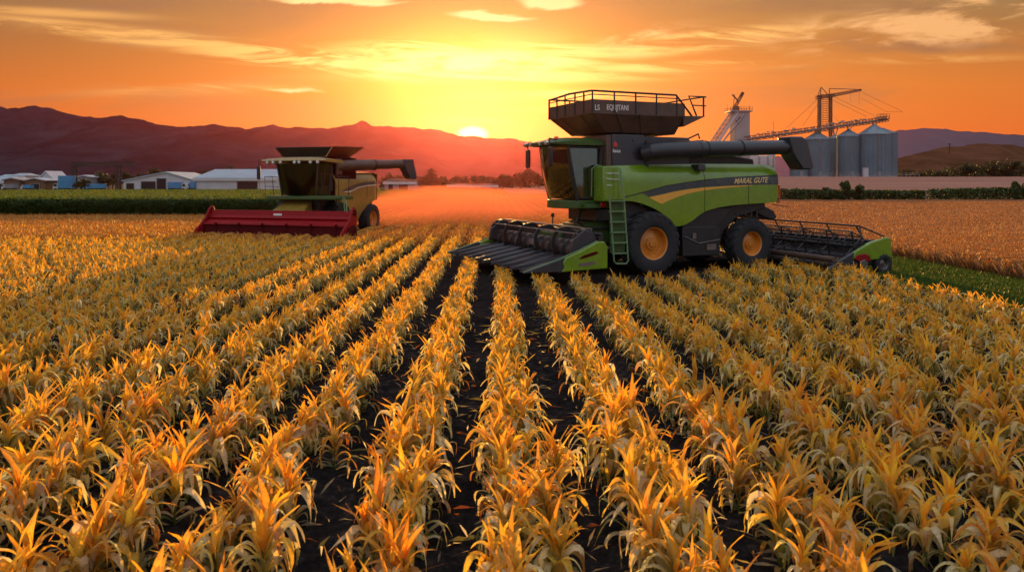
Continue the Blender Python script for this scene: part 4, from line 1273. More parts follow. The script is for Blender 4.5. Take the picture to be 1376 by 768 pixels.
# cab
XC = 2.05
gl0 = invx(*c5(478, 172), XC); gl1 = invx(*c5(505, 353), XC); gr0 = invx(*c5(660, 168), XC); gr1 = invx(*c5(690, 353), XC)
zT2, zB2 = gl0[1], gl1[1]
ylT, ylB, yrT, yrB = gl0[0], gl1[0], invx(*c5(712, 168), XC)[0], invx(*c5(700, 353), XC)[0]
mb = MB()
rowsg = []
for f in np.linspace(0, 1, 8):
    z = zB2 + (zT2 - zB2) * f; ya_ = ylB + (ylT - ylB) * f; yb2 = yrB + (yrT - yrB) * f
    rowsg.append([(XC - .12 + .28 * math.sin(PI * k / 12) + .05 * f, ya_ + (yb2 - ya_) * k / 12, z) for k in range(13)])
mb.grid(rowsg); mb.grid([[(p_[0] - .012, p_[1], p_[2]) for p_ in r_] for r_ in rowsg]); mb.build('windscreen', 'glass2', rc, smooth=40)
XR = XC - 1.5
for (ya_, yb2) in ((ylB, ylT), (yrB, yrT)):
    mb = MB(); mb.hull8([(XC - .16, ya_, zB2), (XR, ya_, zB2), (XR, yb2, zT2), (XC - .1, yb2, zT2)], [(XC - .16, ya_ + .012, zB2), (XR, ya_ + .012, zB2), (XR, yb2 + .012, zT2), (XC - .1, yb2 + .012, zT2)]); mb.build('side_window', 'glass2', rc)
    mb = MB(); mb.tube([(XC - .12, ya_, zB2 - .03), (XC - .08, yb2, zT2 + .03)], .05, 8); mb.build('pillar', 'black', rc)
    mb = MB(); mb.tube([(XC - .85, ya_, zB2 - .03), (XC - .85, yb2, zT2 + .03)], .035, 8); mb.build('pillar', 'black', rc)
    mb = MB(); mb.tube([(XR, ya_, zB2 - .03), (XR, yb2, zT2 + .03)], .06, 8); mb.build('pillar', 'black', rc)
mb = MB(); mb.bx(XR - .1, XR - .02, ylB, yrB, zB2, zT2); mb.bx(XR - .1, hx1 - .01, ylB, yrB, zB2 + .2, zT2 - .1); mb.build('cab_rear_wall', 'cabin', rc)
mb = MB()
mb.bx(XR + .25, XR + .75, -.05, .5, zB2 + .05, zB2 + .45); mb.bx(XR + .15, XR + .3, -.05, .5, zB2 + .4, zB2 + 1.15); mb.build('operator_seat', 'seat', rc, bevel=.04)
mb = MB(); mb.tube([(XC - .4, .22, zB2), (XC - .6, .22, zB2 + .6)], .04, 8)
mb.tube([(XC - .6 + .06 * math.sin(t_), .22 + .19 * math.cos(t_), zB2 + .66 + .18 * math.sin(t_)) for t_ in np.linspace(0, 2 * PI, 17)], .016, 6); mb.build('steering_wheel', 'seat', rc)
yfl = invx(*c5(430, 365), XC)[0]; yfr = invx(*c5(852, 365), XC - .3)[0]
mb = MB(); mb.bx(XR - .2, XC + .12, yfl, yfr, zB2 - .24, zB2 - .03); flr = mb.build('cab_floor', 'dgreen', rc, bevel=.04)
# roof with visor and lamps
ryl = invx(*c5(381, 150), XC + .3)[0]; ryr = invx(*c5(752, 150), XC + .3)[0]
zr0_ = invx(*c5(560, 160), XC + .3)[1]
mb = MB(); secs = []
for f in np.linspace(0, 1, 14):
    yy = ryl + (ryr - ryl) * f; e_ = (abs(2 * f - 1)) ** 4
    fl = XC + .38 - .22 * e_
    secs.append([(XR - .3, yy, zT2 + .03), (fl - .1, yy, zT2 + .06 + .05), (fl, yy, zT2 + .15), (fl - .15, yy, zT2 + .30 - .08 * e_), (XC - .6, yy, zT2 + .36 - .14 * e_), (XR - .3, yy, zT2 + .32 - .12 * e_), (XR - .3, yy, zT2 + .03)])
mb.grid(secs); mb.addf(secs[0][:-1], [tuple(range(6))]); mb.addf(secs[-1][:-1], [tuple(range(6))])
rf2 = mb.build('cab_roof', 'tan', rc, smooth=50)
for f in (.12, .22, .34, .56, .63, .8, .9):
    mb = MB(); mb.lathe([(.001, .05), (.08, .04), (.09, -.03), (.001, -.03)], (XC + .33 - .2 * abs(2 * f - 1) ** 4, ryl + (ryr - ryl) * f, zT2 + .06), 'x', 12); mb.build('work_light', 'lamp', rf2)
# mirrors and their arms
mz = zT2 + .1
mb = MB(); mb.tube([(XC + .2, ryl + .1, mz + .1), (XC + .25, ryl - .05, mz + .05), (XC + .25, ryl - .08, mz - .3)], .025, 6); ma = mb.build('mirror_arm', 'black', rc)
mb = MB(); mb.bx(XC + .2, XC + .3, ryl - .19, ryl + .02, mz - .95, mz - .25); mb.build('mirror', 'black', ma, bevel=.04)
mb = MB(); mb.tube([(XC + .25, ryl - .08, mz - .9), (XC + .2, ryl, zB2 + .1)], .014, 6); mb.build('stay', 'black', ma)
# railings
def rail(pts, r_=.022, par=rc): mb = MB(); mb.tube(pts, r_, 6); return mb.build('railing', 'black', par)
zz0, zz1 = zB2 - .03, zB2 + 1.0
yA = invx(*c5(412, 270), XC)[0]; yB_ = invx(*c5(455, 270), XC)[0]
rl_ = rail([(XC, yA + .05, zz0), (XC, yA, zz1), (XC, yB_, zz1 + .02), (XC, yB_ + .1, zz0)])
rail([(XC, yA + .02, (zz0 + zz1) / 2), (XC, yB_ + .4, (zz0 + zz1) / 2 - .05)], .016, rl_); rail([(XR, yA + .05, zz0), (XR, yA, zz1), (XC, yA, zz1)], .02, rl_)
yC = invx(*c5(738, 235), XC)[0]; yD = invx(*c5(855, 250), XC - .6)[0]
rl2 = rail([(XC - .05, yC, zz0), (XC - .05, yC, zz1 + .15), (XC - .3, yD, zz1 + .0), (XC - .3, yD, zz0)])
rail([(XC - .05, yC, (zz0 + zz1) / 2), (XC - .3, yD, (zz0 + zz1) / 2)], .016, rl2)
rail([(XC - .15, (yC + yD) / 2, zz0), (XC - .15, (yC + yD) / 2, zz1 + .1)], .018, rl2)
rail([(XR + .1, yD, zz0), (XR + .1, yD, zz1), (XC - .3, yD, zz1)], .02, rl2)
# folded ladder, hoses beside the near front wheel
mb = MB()
for dy in (0, .42):
    mb.tube([(XC - .55, yD + .02 + dy * .3, zB2 - .1), (XC - .35, yD + .30 + dy * .3, zB2 - .35), (XC - .2, yD + .42 + dy * .3, zB2 - 1.0), (XC - .2 + dy, yD + .50, .75)], .035, 6)
l2 = mb.build('ladder', 'lgreen', rc)
for k in range(6):
    f = k / 5
    mb = MB(); mb.tube([(XC - .45 + .2 * f, yD + .25 + .2 * f, zB2 - .3 - 1.4 * f), (XC - .1 + .3 * f, yD + .42 + .1 * f, zB2 - .3 - 1.4 * f)], .022, 6); mb.build('rung', 'lgreen', l2)
for k in range(7):
    mb = MB(); a = .07 * k
    mb.tube([(XC - .6 + a, yD - .1, zB2 - .2), (XC - .4 + a, yD + .15 + .1 * math.sin(k * 2), zB2 - .5), (XC - .7 + a, yD + .32, zB2 - .95), (XC - .4, yD + .35 + .05 * math.cos(k * 3), .9 + .1 * k)], .022, 6)
    mb.build('hose', 'dgreen' if k % 2 else 'black', rc)

# the dust it stirs up
m = bpy.data.materials.new('field_dust'); m.use_nodes = True
t = m.node_tree; t.nodes.clear()
vp = t.nodes.new('ShaderNodeVolumePrincipled')
vp.inputs['Color'].default_value = (.84, .26, .15, 1); vp.inputs['Density'].default_value = .034; vp.inputs['Anisotropy'].default_value = .42
om = t.nodes.new('ShaderNodeOutputMaterial'); t.links.new(vp.outputs[0], om.inputs['Volume'])
m.cycles.homogeneous_volume = True
M['dust'] = m
def cloud(c, r_, seed, dens_mat='dust'):
    bm = bmesh.new(); bmesh.ops.create_icosphere(bm, subdivisions=4, radius=1)
    for v in bm.verts:
        n_ = mnoise.fractal(v.co * 1.6 + Vector((seed, 0, 0)), .9, 2.0, 4)
        v.co = v.co * (1 + .30 * n_)
        v.co = Vector((v.co.x * r_[0], v.co.y * r_[1], v.co.z * r_[2])) + Vector(c)
        v.co.z = max(v.co.z, .02)
    me = bpy.data.meshes.new('dust_cloud'); bm.to_mesh(me); bm.free(); me.materials.append(M[dens_mat])
    o = bpy.data.objects.new('dust_cloud', me); COL.objects.link(o)
    return tag(o, kind='stuff')
cloud((-4.2, 56, .5), (8.0, 12, 2.3), 3)
cloud((.5, 64, .4), (8.0, 17, 1.9), 5)
cloud((-6.5, 50, .5), (3.2, 6, 1.6), 8)
M['dust'] = M['dust'].copy(); M['dust'].node_tree.nodes['Principled Volume'].inputs['Density'].default_value = .012
cloud((-4.0, 120, .6), (17, 36, 2.0), 9)

# ================================================================== crops
def leaf_mat(name, bump=True, tr=.5):
    m = bpy.data.materials.new(name); m.use_nodes = True
    t = m.node_tree; t.nodes.clear(); q = G(t)
    at = q.n('ShaderNodeAttribute'); at.attribute_name = 'leafcol'
    oi = q.n('ShaderNodeObjectInfo')
    hs_ = q.n('ShaderNodeHueSaturation')
    co = q.n('ShaderNodeTexCoord').outputs['Object']
    nz = q.noise(co, 14, 4, .6)
    t.links.new(q.add(.78, q.add(q.mul(oi.outputs['Random'], .22), q.mul(nz, .30))), hs_.inputs['Value'])
    t.links.new(q.add(.488, q.mul(oi.outputs['Random'], .022)), hs_.inputs['Hue'])
    sp_ = q.noise(co, 38, 3, .7)
    t.links.new(q.mix(q.mul(q.step(sp_, .56, .70), .6), at.outputs['Color'], (.16, .055, .012)), hs_.inputs['Color'])
    b = q.n('ShaderNodeBsdfPrincipled'); t.links.new(hs_.outputs[0], b.inputs['Base Color'])
    b.inputs['Roughness'].default_value = .55; b.inputs['Specular IOR Level'].default_value = .35
    tl = q.n('ShaderNodeBsdfTranslucent')
    t.links.new(q.mix(1.0, hs_.outputs[0], (1.5, 1.45, .7), 'MULTIPLY'), tl.inputs[0])
    mx = q.n('ShaderNodeMixShader'); mx.inputs[0].default_value = tr
    t.links.new(b.outputs[0], mx.inputs[1]); t.links.new(tl.outputs[0], mx.inputs[2])
    t.links.new(mx.outputs[0], q.n('ShaderNodeOutputMaterial').inputs[0])
    return m


M['leaf'] = leaf_mat('maize_leaf', tr=.50)
M['wheat'] = leaf_mat('ripe_wheat', tr=.35)

GOLD = np.array([.74, .44, .050]); AMBER = np.array([.70, .30, .02]); PALE = np.array([.74, .62, .37]); OLIVE = np.array([.20, .19, .05]); GREEN = np.array([.05, .11, .02]); RUST = np.array([.30, .09, .012]); YEL = np.array([.78, .52, .09])


def leaf_geo(r_, base, az, L, w, e0, droop, nseg, twist, c0, c1, curl, fold=.25):
    """one arching leaf: 3 points across, colour runs from c0 (base) to c1 (tip)"""
    V = []; C = []
    p = np.array(base, float); el = e0; a_ = az
    bend = r_.uniform(.34, .62); bw = r_.uniform(.07, .17)
    ds = L / nseg
    for i in range(nseg + 1):
        f = i / nseg
        hd_ = np.array([math.cos(a_), math.sin(a_), 0.0])
        d = hd_ * math.cos(el) + np.array([0, 0, 1.0]) * math.sin(el)
        sidev = np.array([-math.sin(a_), math.cos(a_), 0.0])
        nrm = np.cross(d, sidev)
        tw = twist * f * f
        sv_ = sidev * math.cos(tw) + nrm * math.sin(tw)
        ww = w * (0.42 + 2.4 * f) / (.42 + 2.4 * .25) if f < .25 else w * (1 - ((f - .25) / .75) ** 1.8)
        ww = max(ww, .002)
        rip = .05 * w * math.sin(f * 17 + az * 3)
        up = nrm if nrm[2] > 0 else -nrm
        V.append(p - sv_ * ww / 2 + up * (fold * ww + rip)); V.append(p.copy()); V.append(p + sv_ * ww / 2 + up * (fold * ww - rip))
        c = c0 * (1 - f) + c1 * f
        C += [c, c * 1.15 + .02, c * .92]
        p = p + d * ds
        el -= droop * (.30 + .70 / (bw * 1.7725) * math.exp(-((f + .5 / nseg - bend) / bw) ** 2)) / nseg
        if p[2] < .03: p[2] = .03
        a_ += curl / nseg
    F = []
    for i in range(nseg):
        a = 3 * i
        F += [(a, a + 1, a + 4, a + 3), (a + 1, a + 2, a + 5, a + 4)]
    return V, C, F


def plant_geo(seed, nleaf=15, nseg=9, hscale=1.0):
    r_ = random.Random(seed)
    V = []; C = []; F = []
    H = (.50 + .10 * r_.random()) * hscale
    lean = (r_.uniform(-.04, .04), r_.uniform(-.04, .04))
    az = r_.random() * 6.28
    greenish = r_.random()
    for k in range(nleaf):
        f = k / (nleaf - 1)
        z = H * (.16 + .80 * f)
        az += PI + r_.uniform(-.75, .75)
        if f > .62:          # upright flag leaves
            L = r_.uniform(.26, .50); e0 = r_.uniform(1.15, 1.52); dr = r_.uniform(.1, .9); w = r_.uniform(.032, .050)
            if r_.random() < .28: dr = r_.uniform(1.8, 3.0)
            c0 = (GOLD, YEL, AMBER)[r_.randrange(3)] * r_.uniform(.8, 1.1); c1 = (GOLD, AMBER, AMBER)[r_.randrange(3)]
            if r_.random() < .25: c0 = OLIVE * 1.3
        elif f > .28:        # arching leaves that turn over
            L = r_.uniform(.40, .64); e0 = r_.uniform(1.15, 1.5); dr = r_.uniform(2.2, 3.3); w = r_.uniform(.050, .072)
            c0 = (OLIVE, GOLD * .8, PALE)[r_.randrange(3)]; c1 = (PALE, PALE * 1.15, PALE * .9, GOLD, RUST)[r_.randrange(5)]
            if greenish > .6: c0 = c0 * .6 + GREEN * .8
        else:                # old low leaves
            L = r_.uniform(.34, .52); e0 = r_.uniform(.5, 1.1); dr = r_.uniform(2.0, 3.2); w = r_.uniform(.030, .045)
            c0 = (OLIVE, GREEN, PALE * .7)[r_.randrange(3)]; c1 = (PALE * .8, RUST, OLIVE)[r_.randrange(3)]
        b_ = (lean[0] * z / H, lean[1] * z / H, z)
        v, c, fc = leaf_geo(r_, b_, az, L * hscale * .92, w * 1.22, e0, dr, nseg, r_.uniform(-1.6, 1.6), c0, c1, r_.uniform(-.7, .7))
        o = len(V); V += v; C += c; F += [tuple(i + o for i in t_) for t_ in fc]
    # stalk geometry
    sv_ = []; sc_ = []; sf = []
    for i in range(5):
        f = i / 4; z = H * .98 * f; rr_ = .014 * (1 - .5 * f)
        for k in range(6):
            t_ = k * PI / 3
            sv_.append(np.array([lean[0] * f + rr_ * math.cos(t_), lean[1] * f + rr_ * math.sin(t_), z])); sc_.append(GREEN * (1 - f) * 1.2 + OLIVE * f * 1.3)
    for i in range(4):
        for k in range(6):
            sf.append((i * 6 + k, i * 6 + (k + 1) % 6, i * 6 + 6 + (k + 1) % 6, i * 6 + 6 + k))
    return (np.array(V), np.array(C), np.array(F)), (np.array(sv_), np.array(sc_), np.array(sf))


def rgba(c): return np.concatenate([c, np.ones((len(c), 1))], 1)


# where the maize stands: everywhere but under the machines
def local(fr, X, Y):
    dx_, dy_ = X - fr.O.x, Y - fr.O.y
    return dx_ * fr.F.x + dy_ * fr.F.y, dx_ * fr.L.x + dy_ * fr.L.y


def keep_out(X, Y):
    lx, ly = local(GF, X, Y)
    bad = (lx > -6.4) & (lx < 1.6) & (abs(ly) < 1.95)
    # the strip already cut along the near side of the big harvester
    bad |= (lx > -5.4) & (lx < 3.0) & (ly > 0) & (ly < 3.7 + .35 * np.clip(lx, -4, 1))
    bad |= (lx > 2.5) & (lx < 4.4) & (ly > -3.6) & (ly < 3.3)
    bad |= (lx >= 4.4) & (lx < 5.2) & (ly > -3.6) & (ly < 3.1)
    lx, ly = local(RF, X, Y)
    bad |= (lx > -6.0) & (lx < 4.9) & (abs(ly) < 4.3)
    return bad


rows = []
for k in range(-60, 11):
    x = row_x(k)
    y = 2.2 + rng.random() * .3
    while y < 46:
        hs0 = .86 if y < 7 else max(.56, .86 - (y - 7) / 13 * .30)
        rows.append((x + rng.choice([-1, 1]) * (.16 if y < 8 else .115) + rng.normal(0, .06), y, hs0))
        y += (.10 + .06 * rng.random()) * (1 if y < 22 else .85)
rows = np.array(rows)
vis = (rows[:, 0] > -.70 * rows[:, 1] - 2.0) & (rows[:, 0] < .75 * rows[:, 1] + 2.0) & (rows[:, 0] < 11.9)
rows = rows[vis & ~keep_out(rows[:, 0], rows[:, 1])]
rows[:, 2] *= rng.uniform(.84, 1.14, len(rows))
# the 300 that show largest
inview = (rows[:, 0] > -.665 * rows[:, 1] - .15) & (rows[:, 0] < .711 * rows[:, 1] + .15) & (rows[:, 1] > 4.35)
order = np.argsort(rows[:, 1] + 1000 * (~inview))
near = rows[order[:300]]; rest = rows[order[300:]]
print('maize plants', len(rows), 'nearest to', near[:, 1].max())
NV = 14
protos = []
for s_ in range(NV):
    (V, C, F), (v2_, c2_, f2_) = plant_geo(100 + s_, 24, 12)
    lm = np_mesh('leaves', V, F, M['leaf'], True, {'leafcol': rgba(C)})
    sm = np_mesh('stalk', v2_, f2_, M['leaf'], True, {'leafcol': rgba(c2_)})
    protos.append((lm, sm))
used_ = set()
for i, (x, y, hs_) in enumerate(near):
    e = empty('maize_plant', (x, y, 0.0), rng.random() * 6.28, 'golden dry maize plant with arching pale leaves, in the rows nearest the viewer', 'maize plant', 'maize plants of the nearest rows')
    e.scale = (hs_ * 1.18, hs_ * 1.18, hs_ * 1.08)
    k = i % NV
    for src in protos[k]:
        if k in used_ : c = src.copy(); COL.objects.link(c)
        else: c = src
        c.parent = e
    used_.add(k)


def merge(plants, pts, name, label_kind, mat_, tilt=.0):
    Vs = []; Cs = []; Fs = []; o = 0
    for (x, y, hs_) in pts:
        V, C, F = plants[rng.integers(len(plants))]
        a = rng.random() * 6.28; ca, sa = math.cos(a), math.sin(a)
        W_ = np.empty_like(V)
        W_[:, 0] = (V[:, 0] * ca - V[:, 1] * sa) * hs_ * 1.04 + x
        W_[:, 1] = (V[:, 0] * sa + V[:, 1] * ca) * hs_ * 1.04 + y
        W_[:, 2] = V[:, 2] * hs_
        Vs.append(W_); Cs.append(C * rng.uniform(.78, 1.15)); Fs.append(F + o); o += len(V)
    return tag(np_mesh(name, np.concatenate(Vs), np.concatenate(Fs), mat_, False, {'leafcol': rgba(np.clip(np.concatenate(Cs), 0, 1))}), kind='stuff')


def lod(seed, nl, ns, ws=1.0):
    (V, C, F), (v2_, c2_, f2_) = plant_geo(seed, nl, ns)
    return np.concatenate([V, v2_]), np.concatenate([C, c2_]), np.concatenate([F, f2_ + len(V)])


midp = [lod(300 + i, 22, 8) for i in range(12)]
farp = [lod(400 + i, 20, 5) for i in range(12)]
mid = rest[rest[:, 1] < 18]; far = rest[rest[:, 1] >= 18]
allm = []
Vs = []; Cs = []; Fs = []; o = 0
for pts, pl in ((mid, midp), (far, farp)):
    for (x, y, hs_) in pts:
        V, C, F = pl[rng.integers(len(pl))]
        a = rng.random() * 6.28; ca, sa = math.cos(a), math.sin(a)
        ws_ = 1.18
        W_ = np.empty_like(V)
        W_[:, 0] = (V[:, 0] * ca - V[:, 1] * sa) * hs_ * ws_ + x
        W_[:, 1] = (V[:, 0] * sa + V[:, 1] * ca) * hs_ * ws_ + y
        W_[:, 2] = V[:, 2] * hs_ * 1.10
        Vs.append(W_); Cs.append(C * rng.uniform(.78, 1.15)); Fs.append(F + o); o += len(V)
tag(np_mesh('maize_crop', np.concatenate(Vs), np.concatenate(Fs), M['leaf'], False, {'leafcol': rgba(np.clip(np.concatenate(Cs), 0, 1))}), kind='stuff')


# shed leaves lying between the rows
n = 3600
Y = 3 + 17 * rng.random(n) ** .8; X = rng.uniform(-.70, .75, n) * Y; k_ = (X < 11.8) & (X > -8.9) & (Y < 16.8); X, Y = X[k_], Y[k_]; n = len(X)
Z = .095 + .035 * np.cos(2 * PI * (X - ROFF) / ROW) + rng.random(n) * .04
a = rng.random(n) * 6.28; L_ = rng.uniform(.05, .26, n) * rng.uniform(.5, 1, n); w_ = rng.uniform(.006, .016, n)
d2 = np.stack([np.cos(a) * L_, np.sin(a) * L_, rng.uniform(-.02, .05, n)], -1); s2 = np.stack([-np.sin(a) * w_, np.cos(a) * w_, rng.uniform(-.01, .01, n)], -1); p = np.stack([X, Y, Z], -1)
V = np.stack([p - d2, p - d2 * .2 + s2 + [0, 0, .02], p + d2, p - d2 * .2 - s2 + [0, 0, .01]], 1).reshape(-1, 3)
lc = np.array([PALE * .5, RUST * .7, OLIVE * .7, PALE * .3])[rng.integers(0, 4, n)]
tag(np_mesh('leaf_litter', V, np.arange(4 * n).reshape(-1, 4), M['leaf'], False, {'leafcol': rgba(np.repeat(lc, 4, axis=0))}), kind='stuff')


# blades scattered over a height function, as one object
def blades(name, n, xr_, yr_, zf, h, w, cols, mat_, ybias=1.0, lean=.35, keep=None):
    X = rng.uniform(xr_[0], xr_[1], n) if not callable(xr_) else None
    T = rng.random(n) ** ybias
    Y = yr_[0] + (yr_[1] - yr_[0]) * T
    if X is None: X = xr_(Y)
    if keep is not None:
        k_ = keep(X, Y); X, Y = X[k_], Y[k_]; n = len(X)
    Z = zf(X, Y)
    a = rng.random(n) * 6.28
    hh = h * rng.uniform(.6, 1.3, n); ww = w * rng.uniform(.7, 1.3, n) * (1 + np.maximum(0, Y - 40) / 60)
    dxy = rng.normal(0, lean, (n, 2)) * hh[:, None]
    p0 = np.stack([X - np.cos(a) * ww, Y - np.sin(a) * ww, Z - .10], -1)
    p1 = np.stack([X + np.cos(a) * ww, Y + np.sin(a) * ww, Z - .10], -1)
    p2 = np.stack([X + dxy[:, 0] + np.cos(a) * ww * .6, Y + dxy[:, 1] + np.sin(a) * ww * .6, Z + hh * .75], -1)
    p3 = np.stack([X + dxy[:, 0] * 1.4 - np.cos(a) * ww * .1, Y + dxy[:, 1] * 1.4, Z + hh], -1)
    V = np.stack([p0, p1, p2, p3], 1).reshape(-1, 3)
    F = np.arange(4 * n).reshape(-1, 4)
    ci = rng.integers(0, len(cols), n)
    c = np.array(cols)[ci] * rng.uniform(.7, 1.2, n)[:, None]
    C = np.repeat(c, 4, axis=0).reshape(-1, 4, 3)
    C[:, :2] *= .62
    return tag(np_mesh(name, V, F, M[mat_], False, {'leafcol': rgba(np.clip(C.reshape(-1, 3), 0, 1))}), kind='stuff')


def canopy_mat(name, stops, scale=(6, 6, 6)):
    m = far_land_mat(name, stops, scale, .05)
    return m


# ripe wheat beyond the maize, still in rows
M['wheatbed'] = far_land_mat('wheat_canopy', [(0, (.22, .09, .02)), (.5, (.38, .17, .035)), (1, (.50, .25, .06))], (2, .7, 2), .05, True)
def wheat_z(X, Y):
    rowp = .5 + .5 * np.cos(2 * PI * (X - ROFF) / ROW)
    fade = np.clip((Y - 60) / 80, 0, .6)
    return np.clip((Y - 34) / 3, 0, 1) * (.26 + .20 * rowp * (1 - fade) + .05 * np_noise(X, Y, 17, 3, 2))
sheet('wheat_field', -80, 12.2, 35, 62, .12, .4, wheat_z, 'wheatbed', 'stuff')
M['farbed'] = far_land_mat('far_wheat_canopy', [(0, (.13, .045, .015)), (.5, (.24, .085, .025)), (1, (.34, .14, .045))], (1, .2, 1), .05, True)
sheet('wheat_field', -17.5, 12.2, 62, 190, .19, .8, lambda X, Y: .26 + .16 * (.5 + .5 * np.cos(2 * PI * (X - ROFF) / ROW)) * np.clip((150 - Y) / 80, .25, 1), 'farbed', 'stuff')
WC = [(.60, .27, .04), (.66, .36, .08), (.48, .20, .03), (.50, .34, .14)]
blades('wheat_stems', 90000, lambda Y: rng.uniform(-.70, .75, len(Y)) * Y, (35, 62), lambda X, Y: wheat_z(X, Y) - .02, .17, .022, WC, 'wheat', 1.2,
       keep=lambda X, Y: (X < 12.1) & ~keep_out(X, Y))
# the mown strip of grass and the brown wheat on the right
M['grass'] = far_land_mat('mown_grass', [(0, (.022, .055, .008)), (.5, (.040, .090, .012)), (1, (.065, .12, .02))], (1.2, .5, 2), .03)
sheet('grass_strip', 12.2, 16.9, 1, 112, .25, .5, lambda X, Y: .03 + .05 * np_noise(X, Y, 5, 3, .8) - .04 * np.exp(-((X - 14.6) / .25) ** 2), 'grass')
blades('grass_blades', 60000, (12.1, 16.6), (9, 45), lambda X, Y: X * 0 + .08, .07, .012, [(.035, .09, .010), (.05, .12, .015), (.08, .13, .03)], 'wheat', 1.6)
M['brownbed'] = canopy_mat('brown_wheat_canopy', [(0, (.15, .055, .02)), (.5, (.27, .105, .045)), (1, (.38, .17, .08))], (.12, 2.2, 3))
def brown_z(X, Y):
    e = np.clip((X - 16.5) / .25, 0, 1)
    return .04 + e * (.42 + .07 * np_noise(X * .3, Y, 9, 4, 2.2) + .03 * np.cos(Y * 2 * PI / 1.1))
sheet('brown_wheat_field', 16.5, 120, 8, 113, .22, .22, brown_z, 'brownbed', 'stuff')
BC = [(.38, .15, .06), (.44, .20, .08), (.28, .10, .035), (.34, .18, .10)]
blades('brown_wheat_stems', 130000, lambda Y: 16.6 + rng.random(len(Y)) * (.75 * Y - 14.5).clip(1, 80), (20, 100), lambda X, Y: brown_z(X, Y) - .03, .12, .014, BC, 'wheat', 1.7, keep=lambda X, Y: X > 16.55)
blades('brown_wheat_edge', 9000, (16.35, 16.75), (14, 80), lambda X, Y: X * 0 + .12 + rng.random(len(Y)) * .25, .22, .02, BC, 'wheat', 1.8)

# tall green maize block behind the red header
def green_z(X, Y): return 1.62 + .18 * np_noise(X, Y, 4, 4, .8)
M['greenbed'] = far_land_mat('green_crop_canopy', [(0, (.020, .050, .006)), (.5, (.05, .085, .010)), (1, (.16, .17, .02))], (.5, .5, .5), .2)
gb2 = sheet('green_crop', -85, -18, 61.6, 150, .6, .6, green_z, 'greenbed', 'stuff')
GC = [(.012, .040, .005), (.022, .065, .008), (.035, .085, .012), (.06, .10, .015)]
n = 42000
Y = np.concatenate([60.6 + rng.random(n) * 1.6, 62 + 60 * rng.random(n) ** 1.8])
X = rng.uniform(-80, -17.6, 2 * n)
keepv = X > -.72 * Y - 3; X, Y = X[keepv], Y[keepv]; nn = len(X)
first = Y < 62.2
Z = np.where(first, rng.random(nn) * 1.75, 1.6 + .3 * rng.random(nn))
a = rng.random(nn) * 6.28; L_ = rng.uniform(.22, .5, nn); w_ = rng.uniform(.025, .05, nn)
dd = np.stack([np.cos(a) * L_ * .7, np.sin(a) * L_ * .7, rng.uniform(-.2, .5, nn) * L_ + .05], -1)
sd2 = np.stack([-np.sin(a) * w_, np.cos(a) * w_, w_ * 0], -1)
p = np.stack([X, Y, Z], -1)
V = np.stack([p - sd2, p + sd2, p + dd * .6 + sd2 * .9 + [0, 0, .05], p + dd], 1).reshape(-1, 3)
gcv = np.array(GC)[rng.integers(0, 4, nn)] * rng.uniform(.7, 1.3, nn)[:, None]
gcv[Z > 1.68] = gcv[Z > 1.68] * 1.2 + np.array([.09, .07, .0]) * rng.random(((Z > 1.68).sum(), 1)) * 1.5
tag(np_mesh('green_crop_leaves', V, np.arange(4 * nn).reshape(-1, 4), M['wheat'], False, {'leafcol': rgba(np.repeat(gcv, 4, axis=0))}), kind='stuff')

# ================================================================== silos, conveyors and the crane
def simple(name, col, rough=.7, **k): M[name] = mat(name, col, rough, **k); return M[name]
simple('silo', (.13, .21, .25), .6, var=.12, scale=.12, metal=.1)
simple('silo_roof', (.20, .27, .30), .5, var=.15, scale=.2, metal=.3)
simple('concrete', (.30, .29, .28), .85, var=.12, scale=.1)
simple('rust', (.16, .08, .045), .8, var=.3, scale=.3)
simple('gal', (.28, .27, .27), .5, var=.2, scale=.2, metal=.4)
simple('wwall', (.50, .50, .52), .8, spec=0, var=.08, scale=.15)
simple('tealroof', (.30, .38, .42), .55, var=.12, scale=.2)
simple('bluep', (.04, .22, .42), .5, var=.15, scale=.5)
simple('brownwall', (.16, .10, .065), .8, spec=0, var=.2, scale=.3)
simple('greywall', (.24, .24, .26), .8, var=.15, scale=.2)
simple('void', (.015, .014, .014), .9)
simple('trunkm', (.035, .024, .018), .9)
# rings of the corrugated walls
t = M['silo'].node_tree; b = t.nodes['Principled BSDF']; q = G(t)
wv = q.n('ShaderNodeTexWave', wave_type='BANDS', bands_direction='Z'); wv.inputs['Scale'].default_value = 1.1
t.links.new(q.n('ShaderNodeTexCoord').outputs['Object'], wv.inputs['Vector'])
bp = q.n('ShaderNodeBump'); bp.inputs['Strength'].default_value = .6; bp.inputs['Distance'].default_value = .25
t.links.new(wv.outputs['Fac'], bp.inputs['Height']); t.links.new(bp.outputs[0], b.inputs['Normal'])


